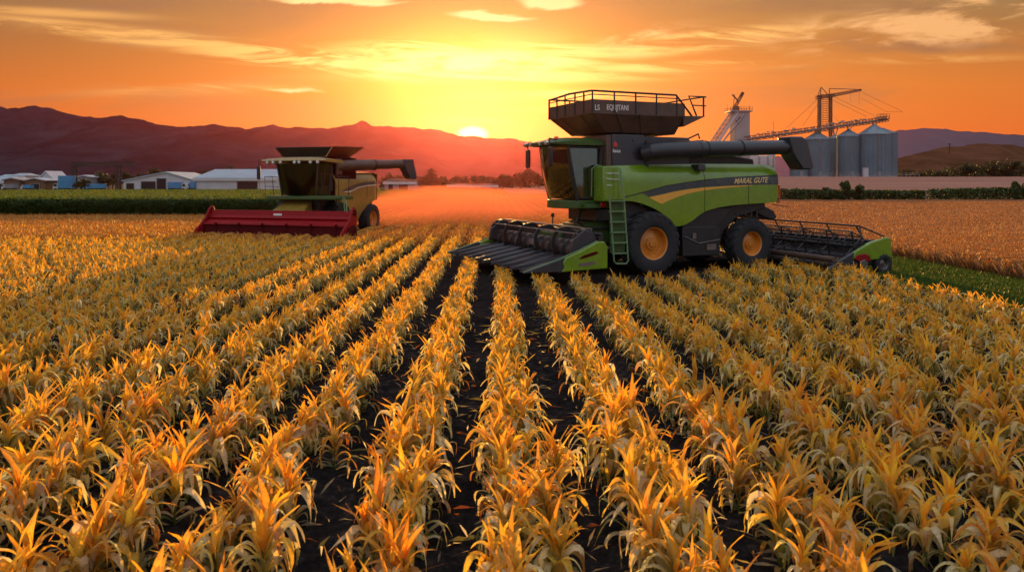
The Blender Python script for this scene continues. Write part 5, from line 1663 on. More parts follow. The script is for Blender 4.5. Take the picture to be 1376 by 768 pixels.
def silo(px0, px1, apex, eave, base, Y, label):
    a = P(px0, base, Y); c = P(px1, base, Y); top_ = P((px0 + px1) / 2, apex, Y); ev = P(px0, eave, Y)
    r_ = (c.x - a.x) / 2; cx = (a.x + c.x) / 2; z0 = terr(cx, Y) - .3; he = ev.z - z0; ha = top_.z - z0
    root = empty('silo', (cx, Y, z0), 0, label, 'silo', 'corrugated grain silos')
    mb = MB(); mb.lathe([(.01, he - .4), (r_, he - .4), (r_, 0)], n=48)
    for k in range(24):
        t_ = 2 * PI * k / 24; mb.box((r_ * 1.006 * math.cos(t_), r_ * 1.006 * math.sin(t_), he / 2 - .2), (.22, .22, he - .4), Matrix.Rotation(t_, 3, 'Z'))
    w_ = mb.build('wall', 'silo', root, smooth=25)
    mb = MB(); mb.lathe([(r_ * 1.03, he - .45), (r_ * 1.04, he - .1), (r_ * .12, ha - .5), (r_ * .12, ha), (.01, ha + .15)], n=48)
    for k in range(24):
        t_ = 2 * PI * k / 24
        mb.tube([(r_ * 1.04 * math.cos(t_), r_ * 1.04 * math.sin(t_), he), (r_ * .12 * math.cos(t_), r_ * .12 * math.sin(t_), ha - .4)], .10, 4)
    mb.build('roof', 'silo_roof', root, smooth=25)
    mb = MB(); mb.lathe([(r_ * 1.03, .0), (r_ * 1.04, .8), (r_ * 1.0, .8)], n=48); mb.build('plinth', 'concrete', root)
    mb = MB(); th = R(-100); 
    for s_ in (-.3, .3): mb.tube([(math.cos(th) * r_ * 1.03 + s_, math.sin(th) * r_ * 1.03, .5), (math.cos(th) * r_ * 1.03 + s_, math.sin(th) * r_ * 1.03, he)], .09, 4)
    mb.build('ladder', 'gal', w_)
    mb = MB(); mb.bx(r_ * -.25, r_ * -.25 + 1.4, -r_ * 1.02 - .05, -r_ * .9, .8, 3.2); mb.build('door', 'greywall', w_)
    return root


silo(1062, 1084, 216, 224, 240.5, 396, 'small low grain silo, leftmost of the row, half behind the spout')
silo(1081.5, 1114, 176.5, 187, 240, 400, 'grain silo second from the left, beside the black auger spout')
silo(1110, 1133, 181, 186, 239.5, 420, 'narrow silo set back in the gap between two nearer silos')
silo(1125.5, 1154.5, 173.5, 183, 239.5, 399, 'grain silo in the middle of the row, left of the widest')
silo(1154.5, 1194.5, 167, 180.5, 238.5, 396, 'widest and tallest grain silo with a small white booth before it')
silo(1170, 1203.5, 172, 179, 238, 414, 'silo at the right end, mostly hidden behind the widest one')
# pale tall bins seen above the harvester
for a, b_, t_, l_ in ((1006, 1019, 206, 'pale grey bin at the foot of the elevator tower'), (1019, 1031, 208, 'pale grey bin in the middle behind the harvester deck'), (1031, 1041.5, 205, 'slim pale bin nearest the thin mast')):
    c = P((a + b_) / 2, t_, 430); r_ = (b_ - a) / 2 * .43; z0 = terr(c.x, 430)
    root = empty('storage_bin', (c.x, 430, z0), 0, l_, 'storage bin', 'pale bins beside the elevator')
    mb = MB(); mb.lathe([(.01, c.z - z0), (r_ * .97, c.z - z0 - .8), (r_, c.z - z0 - 1), (r_, 0)], n=28); mb.build('tank', 'wwall', root)
    mb = MB(); mb.lathe([(r_ * 1.02, 6), (r_ * 1.03, 6.4), (r_, 6.4)], n=28); mb.build('hoop', 'gal', root)
# white booth
c = P(1127, 238, 378); mb = MB(); root = empty('booth', (c.x, 378, terr(c.x, 378)), 0, 'small white booth standing in front of the widest silo', 'booth')
c = P(1163, 238, 378); root.location = (c.x, 378, terr(c.x, 378))
mb.bx(-1, 1, -1, 1, 0, 4.6); mb.build('wall', 'wwall', root); mb = MB(); mb.bx(-1.15, 1.15, -1.15, 1.15, 4.6, 4.85); mb.build('roof', 'gal', root)
# low pipe rail along the silo feet
root = empty('yard_fence', (0, 0, 0), 0, 'low pale rail fence running along the feet of the silos', 'fence')
mb = MB(); aa, bb = P(1100, 236, 380), P(1235, 236, 380)
for hz in (1.0, 1.9): mb.tube([(aa.x, 380, terr(aa.x, 380) + hz), (bb.x, 380, terr(bb.x, 380) + hz)], .09, 4)
mb.build('rail', 'gal', root)
for k in range(24):
    x = aa.x + (bb.x - aa.x) * k / 23; mb = MB(); mb.bx(x - .1, x + .1, 379.9, 380.1, terr(x, 380) - .1, terr(x, 380) + 2.0); mb.build('post', 'gal', root)


def lattice(mb, p0, p1, w, h, n, r_, up=Vector((0, 0, 1)), taper=1.0):
    """square lattice girder between two points"""
    p0, p1 = Vector(p0), Vector(p1); d = (p1 - p0).normalized()
    s_ = d.cross(up)
    if s_.length < .01: s_ = Vector((1, 0, 0))
    s_.normalize(); u_ = s_.cross(d).normalized()
    def cor(f, a, b_):
        k = 1 + (taper - 1) * f
        return p0.lerp(p1, f) + s_ * a * w / 2 * k + u_ * b_ * h / 2 * k
    for a in (-1, 1):
        for b_ in (-1, 1): mb.tube([cor(0, a, b_), cor(1, a, b_)], r_, 4)
    for i in range(n):
        f0, f1 = i / n, (i + 1) / n
        o_ = 1 if i % 2 else -1
        for a in (-1, 1): mb.tube([cor(f0, a, o_), cor(f1, a, -o_)], r_ * .6, 4, cap=False); mb.tube([cor(f1, a, -1), cor(f1, a, 1)], r_ * .5, 4, cap=False)
        for b_ in (-1, 1): mb.tube([cor(f0, o_, b_), cor(f1, -o_, b_)], r_ * .6, 4, cap=False)


YS = 398
# conveyor bridge over the silos
cv = empty('conveyor_bridge', (P(1003, 186, YS).x, YS, terr(150, YS)), 0, 'long sloping lattice conveyor bridge running over the silo roofs', 'conveyor')
def rel(o, p): return Vector(p) - o.location
a, b_ = P(1001, 187, YS), P(1192, 160, YS)
mb = MB(); lattice(mb, rel(cv, a), rel(cv, b_), 3.0, 2.6, 44, .22); mb.build('girder', 'rust', cv)
mb = MB(); mb.tube([rel(cv, a) + Vector((0, 0, -.2)), rel(cv, b_) + Vector((0, 0, -.2))], .7, 6); mb.build('belt_housing', 'gal', cv)
mb = MB(); c = rel(cv, P(1187, 160, YS)); mb.box(c + Vector((0, 0, 0)), (5.2, 3.4, .3))
for dx_ in (-2.5, -.8, .9, 2.5):
    for dy_ in (-1.6, 1.6): mb.tube([c + Vector((dx_, dy_, 0)), c + Vector((dx_, dy_, 2.6))], .14, 4)
for dz_ in (1.3, 2.6):
    for dy_ in (-1.6, 1.6): mb.tube([c + Vector((-2.5, dy_, dz_)), c + Vector((2.5, dy_, dz_))], .12, 4)
mb.build('head_platform', 'rust', cv)
for pxx, ap in ((1098, 176), (1121, 181), (1140, 173), (1174, 167)):
    fz = 187 + (160 - 187) * (pxx - 1001) / 191
    mb = MB(); mb.tube([rel(cv, P(pxx - 2, fz + 1, YS)), rel(cv, P(pxx, ap + 1, YS))], .4, 6); mb.tube([rel(cv, P(pxx + 5, fz + 2, YS)), rel(cv, P(pxx + 1, ap + 4, YS))], .25, 5); mb.build('spout', 'gal', cv)
mb = MB()
rr_ = random.Random(5)
for k in range(60):
    f = rr_.random(); p_ = rel(cv, a).lerp(rel(cv, b_), f); mb.box(p_ + Vector((0, rr_.uniform(-1.6, 1.6), rr_.uniform(.9, 2.2))), (rr_.uniform(.3, 2.2), .3, rr_.uniform(.2, .8)))
mb.build('fittings', 'gal', cv)
for pxx in ():
    fz = 187 + (160 - 187) * (pxx - 1001) / 191; c = P(pxx, fz + 3, YS); mb = MB(); lattice(mb, rel(cv, (c.x, YS + 2, terr(c.x, YS))), rel(cv, (c.x, YS + 2, c.z)), 1.6, 1.6, 14, .16); mb.build('trestle', 'rust', cv)
# tower crane standing among the silos
YC = 426
c0 = P(1108.5, 238, YC); z0 = terr(c0.x, YC)
ck = empty('tower_crane', (c0.x, YC, z0), 0, 'rusty lattice tower crane with short jib and stay cables above the silos', 'crane')
c1_ = P(1108.5, 130, YC)
mb = MB()
L0 = rel(ck, (P(1101, 240, YC).x, YC, z0)); L1 = rel(ck, P(1101, 128, YC)); R0 = rel(ck, (P(1116, 240, YC).x, YC, z0)); R1 = rel(ck, P(1116, 128, YC))
lattice(mb, L0, L1, 1.2, 1.2, 34, .26); lattice(mb, R0, R1, 1.2, 1.2, 34, .26)
for k in range(17):
    f = .55 + .44 * k / 16; f1 = f + .025
    mb.tube([L0.lerp(L1, f), R0.lerp(R1, f1)], .16, 4); mb.tube([R0.lerp(R1, f), L0.lerp(L1, f1)], .16, 4)
mb.build('tower', 'rust', ck)
mb = MB(); lattice(mb, rel(ck, P(1097, 131, YC)), rel(ck, P(1120, 128, YC)), 3, 1.6, 8, .28); mb.build('slewing_deck', 'rust', ck)
mb = MB(); lattice(mb, rel(ck, P(1112, 129.5, YC)), rel(ck, P(1157, 121, YC)), 1.4, 1.8, 16, .24, taper=.55); mb.build('jib', 'rust', ck)
mb = MB()
for (a1, b1) in (((1103.5, 117), (1098, 130)), ((1103.5, 117), (1113, 128)), ((1114.5, 119), (1114.5, 129)), ((1103.5, 117), (1102, 130)), ((1114.5, 119), (1157, 120.5))):
    mb.tube([rel(ck, P(*a1, YC)), rel(ck, P(*b1, YC))], .24, 4)
mb.build('apex_frame', 'rust', ck)
for a1, b1, y2 in (((1098, 134), (1057, 172), 400), ((1100, 138), (1079, 169), 400), ((1100, 142), (1097, 166), 400), ((1118, 134), (1165, 157), 400), ((1120, 130), (1176, 156), 400), ((1117, 152), (1127, 164), 400),
                   ((1158, 124), (1213, 150), 420), ((1158, 132), (1190, 150), 420), ((1190, 150), (1213, 150.5), 420), ((1143, 124), (1143, 137), 404), ((1155, 123), (1154, 140), 404), ((1103.5, 117), (1112, 121), 404)):
    mb = MB(); mb.tube([rel(ck, P(*a1, YC)), rel(ck, P(*b1, y2))], .09, 4); mb.build('cable', 'rust', ck)
# elevator tower with sloping leg
YE = 405
c0 = P(992.5, 240, YE); z0 = terr(c0.x, YE)
et = empty('elevator_tower', (c0.x, YE, z0), 0, 'grey concrete elevator tower with railed top deck and a slanting conveyor leg', 'tower')
wl = P(984, 150, YE).x - c0.x; wr = P(1004.5, 150, YE).x - c0.x; zt_ = P(990, 151, YE).z - z0
mb = MB(); mb.bx(wl, wr, -4, 4, 0, zt_); tw = mb.build('wall', 'concrete', et, bevel=.2)
mb = MB(); mb.bx(wl - 2.6, wr + 1.0, -5, 5, zt_, zt_ + .6); mb.build('top_deck', 'gal', et)
mb = MB()
for fx in np.linspace(wl - 2.5, wr + .9, 9):
    for fy in (-4.9, 4.9): mb.tube([(fx, fy, zt_ + .6), (fx, fy, zt_ + 2.4)], .12, 4)
for zz in (1.5, 2.4):
    for fy in (-4.9, 4.9): mb.tube([(wl - 2.5, fy, zt_ + zz), (wr + .9, fy, zt_ + zz)], .11, 4)
for fx in (wl - 2.5, wr + .9): mb.tube([(fx, 0, zt_ + .6), (fx, 0, zt_ + 4)], .1, 4)
mb.build('deck_railing', 'rust', et)
mb = MB(); A = rel(et, P(984, 149, YE)); B = rel(et, P(957, 189, YE)); B.z = max(B.z, 4)
d_ = (B - A); B2 = A + d_ * 1.9
lattice(mb, A + Vector((0, -3, 0)), B2 + Vector((0, -3, 0)), 2.4, 2.0, 26, .25); mb.build('conveyor_leg', 'gal', et)
mb = MB(); mb.tube([A + Vector((2.2, -3.4, -.5)), B2 + Vector((2.8, -3.4, -.5))], .8, 6); mb.build('chute', 'wwall', et)
mb = MB(); mb.tube([A + Vector((5.2, -4.3, -2.0)), B2 + Vector((6.6, -4.3, 4))], .5, 6); mb.build('pipe', 'gal', et)
mb = MB(); q1 = rel(et, P(985, 149, YE)); q2 = rel(et, P(998, 125, YE))
lattice(mb, q1, q2, 1.2, 1.2, 9, .22)
mb.tube([rel(et, P(984, 127, YE)), rel(et, P(993, 137, YE))], .45, 5); mb.tube([rel(et, P(996, 130, YE)), rel(et, P(998.5, 124, YE))], .7, 6)
mb.tube([rel(et, P(987, 127, YE)), rel(et, P(985, 149, YE))], .2, 4); mb.box(rel(et, P(989, 146, YE)), (3.2, 2, 2.4)); mb.build('head_hoist', 'rust', et)
mb = MB(); ce = rel(et, P(989, 163, YE))
mb.tube([(ce.x - .8, -4.1, ce.z - 1.4), (ce.x + .9, -4.1, ce.z + 2.0)], .45, 5); mb.tube([(ce.x - 1.2, -4.1, ce.z - .2), (ce.x + .2, -4.1, ce.z - 1.6)], .35, 5); mb.build('emblem', 'void', tw)
mb = MB()
for k in range(14):
    r1 = random.Random(k + 40); x_ = r1.uniform(0, 6.5); mb.tube([(wl + 1.5 + x_, -5, zt_ - 15 + r1.uniform(-4, 1)), (wl + 4 + x_ * 1.1, -5, zt_ - 18 + r1.uniform(-3, 2))], .16, 4)
mb.build('pipework', 'wwall', et)
mb = MB(); c = P(1039, 163, 410); z0 = terr(c.x, 410); mb.tube([(0, 0, 0), (0, 0, c.z - z0)], [.35, .15], 6); mb.lathe([(.5, 0), (.5, 1.0), (.3, 1.0)], n=10)
tag(mb.build('mast', 'gal', loc=(c.x, 410, z0)), 'thin grey mast between the elevator tower and the silos', 'mast')

# ================================================================== farmstead on the left
def shed(name, px0, px1, ridge, eave, Y, depth, wall, roof, label, cat, gable_front=False, openings=(), ridge_at=.5, over=.6):
    a = P(px0, 256, Y).x; b_ = P(px1, 256, Y).x; w = b_ - a; cx = (a + b_) / 2
    ze = HC + (HY - eave) * Y / 1000; zr_ = HC + (HY - ridge) * Y / 1000
    root = empty(name, (cx, Y, 0), 0, label, cat)
    if gable_front:
        xr_ = -w / 2 + w * ridge_at
        mb = MB(); mb.prism([(-w / 2, 0), (w / 2, 0), (w / 2, ze), (xr_, zr_), (-w / 2, ze)], 0, depth)
        mb.build('wall', wall, root)
        mb = MB(); t_ = .35
        mb.prism([(-w / 2 - over, ze - .15), (xr_, zr_ + .02), (w / 2 + over, ze - .15), (w / 2 + over, ze + t_ - .15), (xr_, zr_ + t_ + .1), (-w / 2 - over, ze + t_ - .15)], -over, depth + over)
        mb.build('roof', roof, root)
    else:
        mb = MB(); mb.bx(-w / 2, w / 2, 0, depth, 0, ze); mb.build('wall', wall, root)
        mb = MB(); hp = w * .10
        mb.addf([(-w / 2 - over, -over, ze), (w / 2 + over, -over, ze), (w / 2 + over, depth + over, ze), (-w / 2 - over, depth + over, ze), (-w / 2 + hp, depth / 2, zr_), (w / 2 - hp, depth / 2, zr_)],
                [(0, 1, 5, 4), (1, 2, 5), (2, 3, 4, 5), (3, 0, 4), (3, 2, 1, 0)])
        mb.build('roof', roof, root)
        mb = MB(); mb.bx(-w / 2 - over - .05, w / 2 + over + .05, -over - .12, -over, ze - 1.1, ze - .05); mb.build('fascia', 'wwall', root)
    for (ox0, ox1, top_, m_, nm) in openings:
        x0_, x1_ = P(ox0, 256, Y).x - cx, P(ox1, 256, Y).x - cx
        zt__ = HC + (HY - top_) * Y / 1000
        mb = MB(); mb.bx(x0_, x1_, -.06, .3, .05, zt__); o_ = mb.build(nm, m_, root)
        mb = MB(); mb.bx(x0_ - .2, x0_, -.15, .3, 0, zt__ + .2); mb.bx(x1_, x1_ + .2, -.15, .3, 0, zt__ + .2); mb.bx(x0_, x1_, -.15, .3, zt__, zt__ + .2); mb.build('frame', 'greywall', o_)
    return root


Y0 = 282
shed('barn', 262, 372, 226.5, 239, Y0 - 4, 24, 'wwall', 'tealroof', 'long white barn with pale teal hipped roof, behind the ochre harvester', 'barn', openings=((319, 346, 244, 'void', 'doorway'),))
shed('barn', 166, 262, 232, 243, Y0, 26, 'wwall', 'tealroof', 'white open-fronted barn with low gabled teal roof and dark bays', 'barn', True,
     ((170, 180, 246.5, 'void', 'window'), (190, 209, 244, 'void', 'doorway'), (211, 223, 240, 'void', 'doorway')), .6)
shed('shed', 51, 73, 231, 243, Y0 + 8, 10, 'wwall', 'wwall', 'narrow white gabled shed between the brown shed and the blue lorry', 'shed', True, ((55, 62, 247, 'greywall', 'door'),))
shed('shed', 34, 60, 240, 242.5, Y0, 8, 'brownwall', 'wwall', 'low brown shed with a dark doorway and flat pale roof', 'shed', True, ((41, 53, 247, 'void', 'doorway'),))
shed('shed', 5, 27, 240, 242, Y0 + 2, 8, 'brownwall', 'greywall', 'brown shed with stacked goods at the far left', 'shed', True, ((8, 14, 247, 'void', 'doorway'), (17, 24, 247, 'void', 'doorway')))
shed('shed', -14, 16, 234, 243, Y0 + 14, 16, 'greywall', 'tealroof', 'blue grey roofed shed at the left edge of the picture', 'shed', openings=((-4, 4, 248, 'void', 'doorway'),))
shed('shed', 14, 33, 232.5, 236, Y0 + 20, 10, 'wwall', 'tealroof', 'tall pale shed behind the brown sheds', 'shed', openings=((19, 22, 240, 'void', 'window'), (25, 28, 240, 'void', 'window')))
shed('house', 104, 122, 236.5, 238, Y0 + 12, 10, 'greywall', 'wwall', 'small grey house with flat roof behind the gantry', 'house', True, ((108, 111, 241, 'void', 'window'), (114, 118, 241, 'void', 'window')))


def lorry(name, px0, px1, top_, Y, body, cabm, label, cat='lorry', cab_left=True):
    a, b_ = P(px0, 256, Y).x, P(px1, 256, Y).x; w = b_ - a; zt__ = HC + (HY - top_) * Y / 1000
    root = empty(name, ((a + b_) / 2, Y, 0), 0, label, cat)
    s_ = -1 if cab_left else 1; cw = min(2.2, w * .25)
    mb = MB(); mb.bx(s_ * (w / 2 - cw - .2), -s_ * w / 2, 0, 2.5, .9, zt__); body_ = mb.build('box_body', body, root, bevel=.06)
    mb = MB()
    for k in range(int(w * 1.2)): x = -w / 2 + (k + .5) * w / int(w * 1.2 + .0); mb.bx(x - .05, x + .05, -.06, -.0, 1.0, zt__ - .1) if abs(x - s_ * (w / 2 - cw / 2)) > cw * .7 else None
    if mb.v: mb.build('rib', body, body_)
    mb = MB(); x0_ = s_ * w / 2; x1_ = s_ * (w / 2 - cw); hh = min(zt__, 2.7)
    mb.prism([(x0_, .6), (x1_, .6), (x1_, hh), (x0_ - s_ * .5, hh), (x0_, 1.6)], .1, 2.4); cb = mb.build('cab', cabm, root, bevel=.06)
    mb = MB(); mb.prism([(x0_ - s_ * .25, 1.6), (x1_ + s_ * .3, 1.6), (x1_ + s_ * .3, hh - .2), (x0_ - s_ * .55, hh - .2)], .03, .099); mb.build('window', 'void', cb)
    mb = MB(); mb.bx(-w / 2, w / 2, .3, 2.2, .55, .89); mb.build('chassis', 'black', root)
    for xx in (x0_ - s_ * 1.1, -x0_ + s_ * 1.2, -x0_ + s_ * 2.4):
        mb = MB(); mb.lathe([(.01, .1), (.25, .1), (.3, .02), (.5, 0), (.5, .35), (.01, .35)], (xx, -.02, .5), 'y', 18); mb.build('wheel', 'tyre', root)
    return root


lorry('lorry', 70.5, 97, 236, Y0 - 3, 'bluep', 'wwall', 'tall bright blue box lorry beside the white gabled shed')
lorry('lorry', 115, 139, 247, Y0 - 6, 'bluep', 'bluep', 'low blue flat lorry parked under the gantry')
lorry('lorry', 225, 250, 244.5, Y0 - 8, 'bluep', 'wwall', 'pale blue lorry parked before the open-fronted barn', cab_left=False)
lorry('trailer', 251.5, 262, 244, Y0 - 5, 'bluep', 'bluep', 'dark blue trailer between the two barns', 'trailer')
lorry('lorry', 1, 18, 248, Y0 - 9, 'greywall', 'wwall', 'small grey lorry at the left edge of the yard')
lorry('lorry', 27, 40, 248.5, Y0 - 9, 'bluep', 'wwall', 'small blue lorry in front of the brown shed')

# gantry
gy = Y0 + 2
gx0_, gx1_ = P(99.5, 256, gy).x, P(159, 256, gy).x
ga = empty('gantry', (gx0_, gy, 0), 0, 'dark steel lattice gantry with an overhanging top beam, standing in the farmyard', 'gantry')
zt_ = P(0, 221, gy).z
for x in (0, gx1_ - gx0_):
    mb = MB(); lattice(mb, (x, 0, 0), (x, 0, zt_), 1.3, 1.3, 12, .18); mb.build('tower', 'black', ga)
mb = MB(); lattice(mb, (-.9, 0, zt_), (P(182, 0, gy).x - gx0_, 0, zt_ + .1), 1.2, 1.3, 26, .18); mb.build('beam', 'black', ga)
mb = MB()
for k in range(9):
    x = 7 + 3.6 * k * .6; mb.tube([(x, 0, zt_ + .6), (x + 1.2, 0, zt_ + 1.6 + .3 * math.sin(k * 2)), (x + 2.2, 0, zt_ + .8)], .08, 4)
mb.build('cable', 'black', ga)
# field fence rail, posts
root = empty('rail_fence', (0, 0, 0), 0, 'brown rail fence with low posts at the edge of the meadow', 'fence')
yf_ = 185
for a_, b__ in ((86, 111),):
    mb = MB(); A, B = P(a_, 262, yf_), P(b__, 262, yf_); mb.box(((A.x + B.x) / 2, yf_, 1.0), (B.x - A.x, .1, .25)); mb.build('rail', 'rust', root)
    for k in range(5): x = A.x + (B.x - A.x) * k / 4; mb = MB(); mb.bx(x - .08, x + .08, yf_ + .06, yf_ + .2, 0, 1.2); mb.build('post', 'rust', root)

# far sheds in the haze of the sun
shed('shed', 517, 558, 240, 244, 300, 12, 'greywall', 'brownwall', 'low grey shed in the haze right of the ochre harvester', 'shed', openings=((522, 528, 247, 'void', 'doorway'), (536, 548, 247, 'void', 'doorway')))
shed('shed', 602, 632, 246, 248, 330, 10, 'brownwall', 'brownwall', 'long low shed below the setting sun', 'shed', openings=((610, 615, 250, 'void', 'doorway'),))
shed('shed', 636, 668, 246.5, 248.5, 345, 10, 'brownwall', 'brownwall', 'low brown shed right of the setting sun', 'shed', openings=((645, 650, 250, 'void', 'doorway'),))

# ================================================================== trees, hedge and bushes
def crown_geo(r_, n_l, sx, sz, leaf, cols, lobes=7):
    """leaf-sized faces spread through several clumps"""
    V = []; C = []
    cl = []
    for k in range(lobes):
        a = r_.uniform(0, 2 * PI); d = r_.uniform(.15, .62); cl.append((math.cos(a) * d * sx, math.sin(a) * d * sx, r_.uniform(-.45, .75) * sz, r_.uniform(.32, .60)))
    cl.append((0, 0, 0, .75))
    rs = np.random.default_rng(r_.randrange(10 ** 6))
    per = n_l // len(cl); out = []
    for cx, cy, cz, q_ in cl:
        d = rs.normal(size=(per, 3)); d /= np.linalg.norm(d, axis=1)[:, None]; rad = rs.random(per) ** .45
        p = d * rad[:, None] * np.array([sx, sx, sz]) * q_ * rs.uniform(.8, 1.15, (per, 1)) + np.array([cx, cy, cz]); out.append(p)
    p = np.concatenate(out); n_ = len(p)
    a = rs.normal(size=(n_, 3)); a /= np.linalg.norm(a, axis=1)[:, None]; b_ = np.cross(a, rs.normal(size=(n_, 3))); b_ /= np.linalg.norm(b_, axis=1)[:, None]
    l_ = leaf * rs.uniform(.6, 1.4, (n_, 1))
    V = np.stack([p - a * l_, p + b_ * l_ * .6, p + a * l_, p - b_ * l_ * .6], 1).reshape(-1, 3)
    c = np.array(cols)[rs.integers(0, len(cols), n_)] * rs.uniform(.6, 1.35, (n_, 1))
    return V, np.arange(4 * n_).reshape(-1, 4), np.repeat(c, 4, axis=0)


TG = [(.030, .050, .012), (.045, .065, .018), (.020, .035, .010)]
def tree(px, top_, wpx, Y, label, group, seed, n_l=1100, cols=TG, base=None, w_low=False):
    r_ = random.Random(seed)
    x = (px - HX) * Y / 1000; z0 = terr(x, Y) if base is None else base
    h = HC + (HY - top_) * Y / 1000 - z0; w = wpx * Y / 1000 / 2
    root = empty('tree', (x, Y, z0 - .05), 0, label, 'tree', group)
    sz = h * .40
    V, F, C = crown_geo(r_, n_l, w * 1.0, sz * .95, max(.16, h * .045), cols)
    V = V + np.array([0, 0, h - sz * 1.15])
    if w_low: V[:, 2] = (V[:, 2] - h) * 1.45 + h
    V[:, 2] = np.maximum(V[:, 2], h * .08)
    np_mesh('crown', V, F, M['foliage'], False, {'leafcol': rgba(C)}, root)
    mb = MB(); mb.tube([(0, 0, 0), (w * .04, 0, h * .3), (-.03 * w, .02, h * .7)], [h * .035, h * .025, h * .01], 7)
    for k in range(4):
        a = r_.uniform(0, 6.28); mb.tube([(0, 0, h * (.28 + .08 * k)), (math.cos(a) * w * .45, math.sin(a) * w * .45, h * (.5 + .08 * k))], [h * .014, h * .005], 5)
    mb.build('trunk', 'trunkm', root)
    return root


M['foliage'] = leaf_mat('tree_foliage', tr=.25)
sd0 = 0
LP = ['round dark tree behind the small grey house', 'bushy tree under the right leg of the gantry', 'low tree between the gantry and the open-fronted barn']
for i, (px, tp_, w_, Y, lb) in enumerate([
        (137, 229, 26, 300, 'broad dark tree in the middle of the gantry'), (124, 236, 14, 306, 'small round tree beside the flat-roofed grey house'), (151, 232, 14, 296, 'slim tree against the right tower of the gantry'),
        (168, 231, 16, 310, 'tree just right of the gantry, behind the barn corner'), (177, 234, 14, 318, 'low tree behind the left end of the gabled barn'),
        (211, 222.5, 22, 330, 'domed tree standing above the gabled barn roof'), (189, 231, 16, 325, 'small tree peeping over the left slope of the gabled barn'),
        (250, 233, 18, 325, 'dark tree over the gap left of the long barn'), (262, 231, 12, 330, 'narrow tree behind the left corner of the long barn'), (275, 225.5, 16, 335, 'rounded tree over the left end of the long barn roof'),
        (290, 229, 14, 335, 'low tree over the long barn, between two taller ones'), (308, 221, 18, 340, 'tallest dark tree behind the long barn'), (332, 224, 10, 338, 'small tree behind the right part of the long barn'),
        (42, 230, 16, 320, 'dark tree behind the brown sheds'), (92, 236, 12, 312, 'dark tree behind the tall blue lorry'), (114, 238, 16, 279, 'shrubby tree before the small grey house'), (146, 236, 16, 284, 'dark bushy tree below the gantry beam, nearest the right tower'), (103, 240, 12, 275, 'small dark tree at the foot of the left gantry tower'), (235, 236, 16, 312, 'bushy tree behind the pale blue lorry')]):
    tree(px, tp_, w_, Y, lb, 'trees behind the farmstead', 60 + i)
side_w = ['left end of', 'second in', 'third in']
spec = [(520, 231), (531, 236), (543, 228), (556, 238), (567, 231), (579, 227), (590, 234), (602, 237), (614, 233), (626, 236), (640, 231), (653, 236), (664, 232), (676, 229), (688, 233), (700, 228), (712, 226), (724, 232), (736, 229), (748, 233)]
for i, (px, tp_) in enumerate(spec):
    tree(px, tp_ - 1, 26, 360 + (i * 37) % 50, 'dark tree of the far tree line, reddened by the haze under the low sun', 'trees of the far tree line', 200 + i, 1200, w_low=True)
for i in range(26):
    px = 1000 + i * 15.5 + (i * 7) % 5
    if px < 1203: continue
    Y = 470 + (i * 29) % 60
    x = (px - HX) * Y / 1000
    tree(px, 220 - 5 * math.sin(i * .7) - (8 if px > 1345 else 0), 34, Y, 'dark bushy tree at the foot of the brown hill', 'trees at the foot of the brown hill', 300 + i, 1500, [(.022, .038, .012), (.034, .046, .016), (.015, .026, .008)], w_low=True)


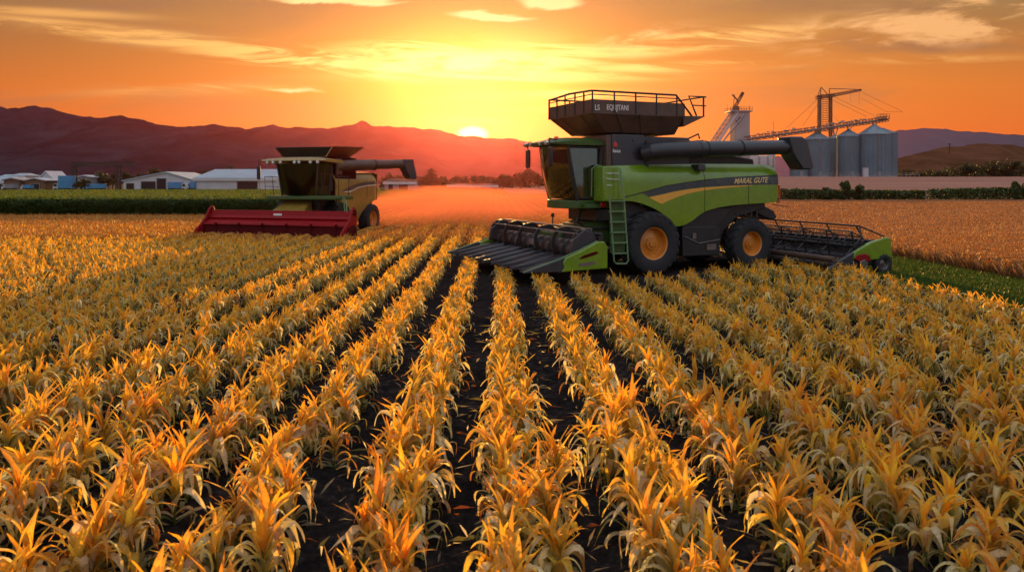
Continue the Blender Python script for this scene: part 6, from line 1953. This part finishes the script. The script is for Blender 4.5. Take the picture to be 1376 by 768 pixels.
def hedge(px0, px1, Y, top0, top1, label, seed):
    x0, x1 = (px0 - HX) * Y / 1000, (px1 - HX) * Y / 1000; L_ = x1 - x0
    rs = np.random.default_rng(seed); n_ = int(L_ * 420)
    h0, h1 = HC + (HY - top0) * Y / 1000, HC + (HY - top1) * Y / 1000
    u_ = rs.random(n_); hh = (h0 + (h1 - h0) * u_) * (.92 + .14 * np_noise(u_ * L_ * 1.0, u_ * 0, seed, 3, 1.0))
    z = hh * rs.random(n_) ** .6; yy = rs.normal(0, .55, n_)
    p = np.stack([u_ * L_, yy, z], -1)
    a = rs.normal(size=(n_, 3)); a /= np.linalg.norm(a, axis=1)[:, None]; b_ = np.cross(a, rs.normal(size=(n_, 3))); b_ /= np.linalg.norm(b_, axis=1)[:, None]; l_ = rs.uniform(.10, .22, (n_, 1))
    V = np.stack([p - a * l_, p + b_ * l_ * .6, p + a * l_, p - b_ * l_ * .6], 1).reshape(-1, 3)
    c = np.array([(.030, .060, .012), (.045, .085, .018), (.065, .10, .02), (.025, .045, .012)])[rs.integers(0, 4, n_)] * rs.uniform(.7, 1.3, (n_, 1))
    root = empty('hedge', (x0, Y, terr(x0, Y)), 0, label, 'hedge')
    np_mesh('foliage', V, np.arange(4 * n_).reshape(-1, 4), M['foliage'], False, {'leafcol': rgba(np.repeat(c, 4, axis=0))}, root)
    mb = MB()
    for k in range(int(L_ / 1.2)): x = 1.2 * (k + .5); mb.tube([(x, 0, 0), (x + .1, .1, h0 * .7)], .05, 5)
    mb.build('stems', 'trunkm', root)


hedge(1046, 1243, 113, 253.5, 256, 'clipped dark green hedge right of the harvester, left of the gap', 1)
hedge(1250, 1420, 114, 254, 250, 'dark green hedge running to the right edge behind the brown field', 2)
for i, (px, tp_, w_, lb) in enumerate([(1135, 245, 20, 'highest bush, growing in the middle of the hedge'), (1112, 250, 22, 'rounded bush left of the highest bush in the hedge'), (1155, 251, 22, 'rounded bush right of the highest bush in the hedge'),
                                      (1075, 255, 24, 'broad bush beside the harvester tail'), (1366, 246, 14, 'bush growing above the hedge at the right edge'), (1378, 248, 12, 'small bush at the very right edge')]):
    Y = 111; x = (px - HX) * Y / 1000; h = HC + (HY - tp_) * Y / 1000
    root = empty('bush', (x, Y, 0), 0, lb, 'bush', 'bushes in the hedge')
    V, F, C = crown_geo(random.Random(500 + i), 2200, w_ * Y / 2000, h * .5, .15, [(.045, .075, .018), (.065, .095, .02), (.03, .05, .015)]); V[:, 2] += h * .55; V[:, 2] = np.maximum(V[:, 2], .03)
    np_mesh('foliage', V, F, M['foliage'], False, {'leafcol': rgba(C)}, root)
    mb = MB()
    for k in range(5): a = k * 1.3; mb.tube([(0, 0, 0), (math.cos(a) * .4, math.sin(a) * .4, h * .6)], .03, 5)
    mb.build('stem', 'trunkm', root)
for px, tp_, Y, lb in ((1276, 187, 640, 'lone pole on the brown hill'),):
    c = P(px, tp_ + 10, Y); mb = MB(); mb.tube([(0, 0, 0), (0, 0, 9)], .35, 6); mb.box((0, 0, 8.2), (3, .4, .4)); tag(mb.build('pole', 'void', loc=(c.x, Y, c.z - 6)), lb, 'pole')
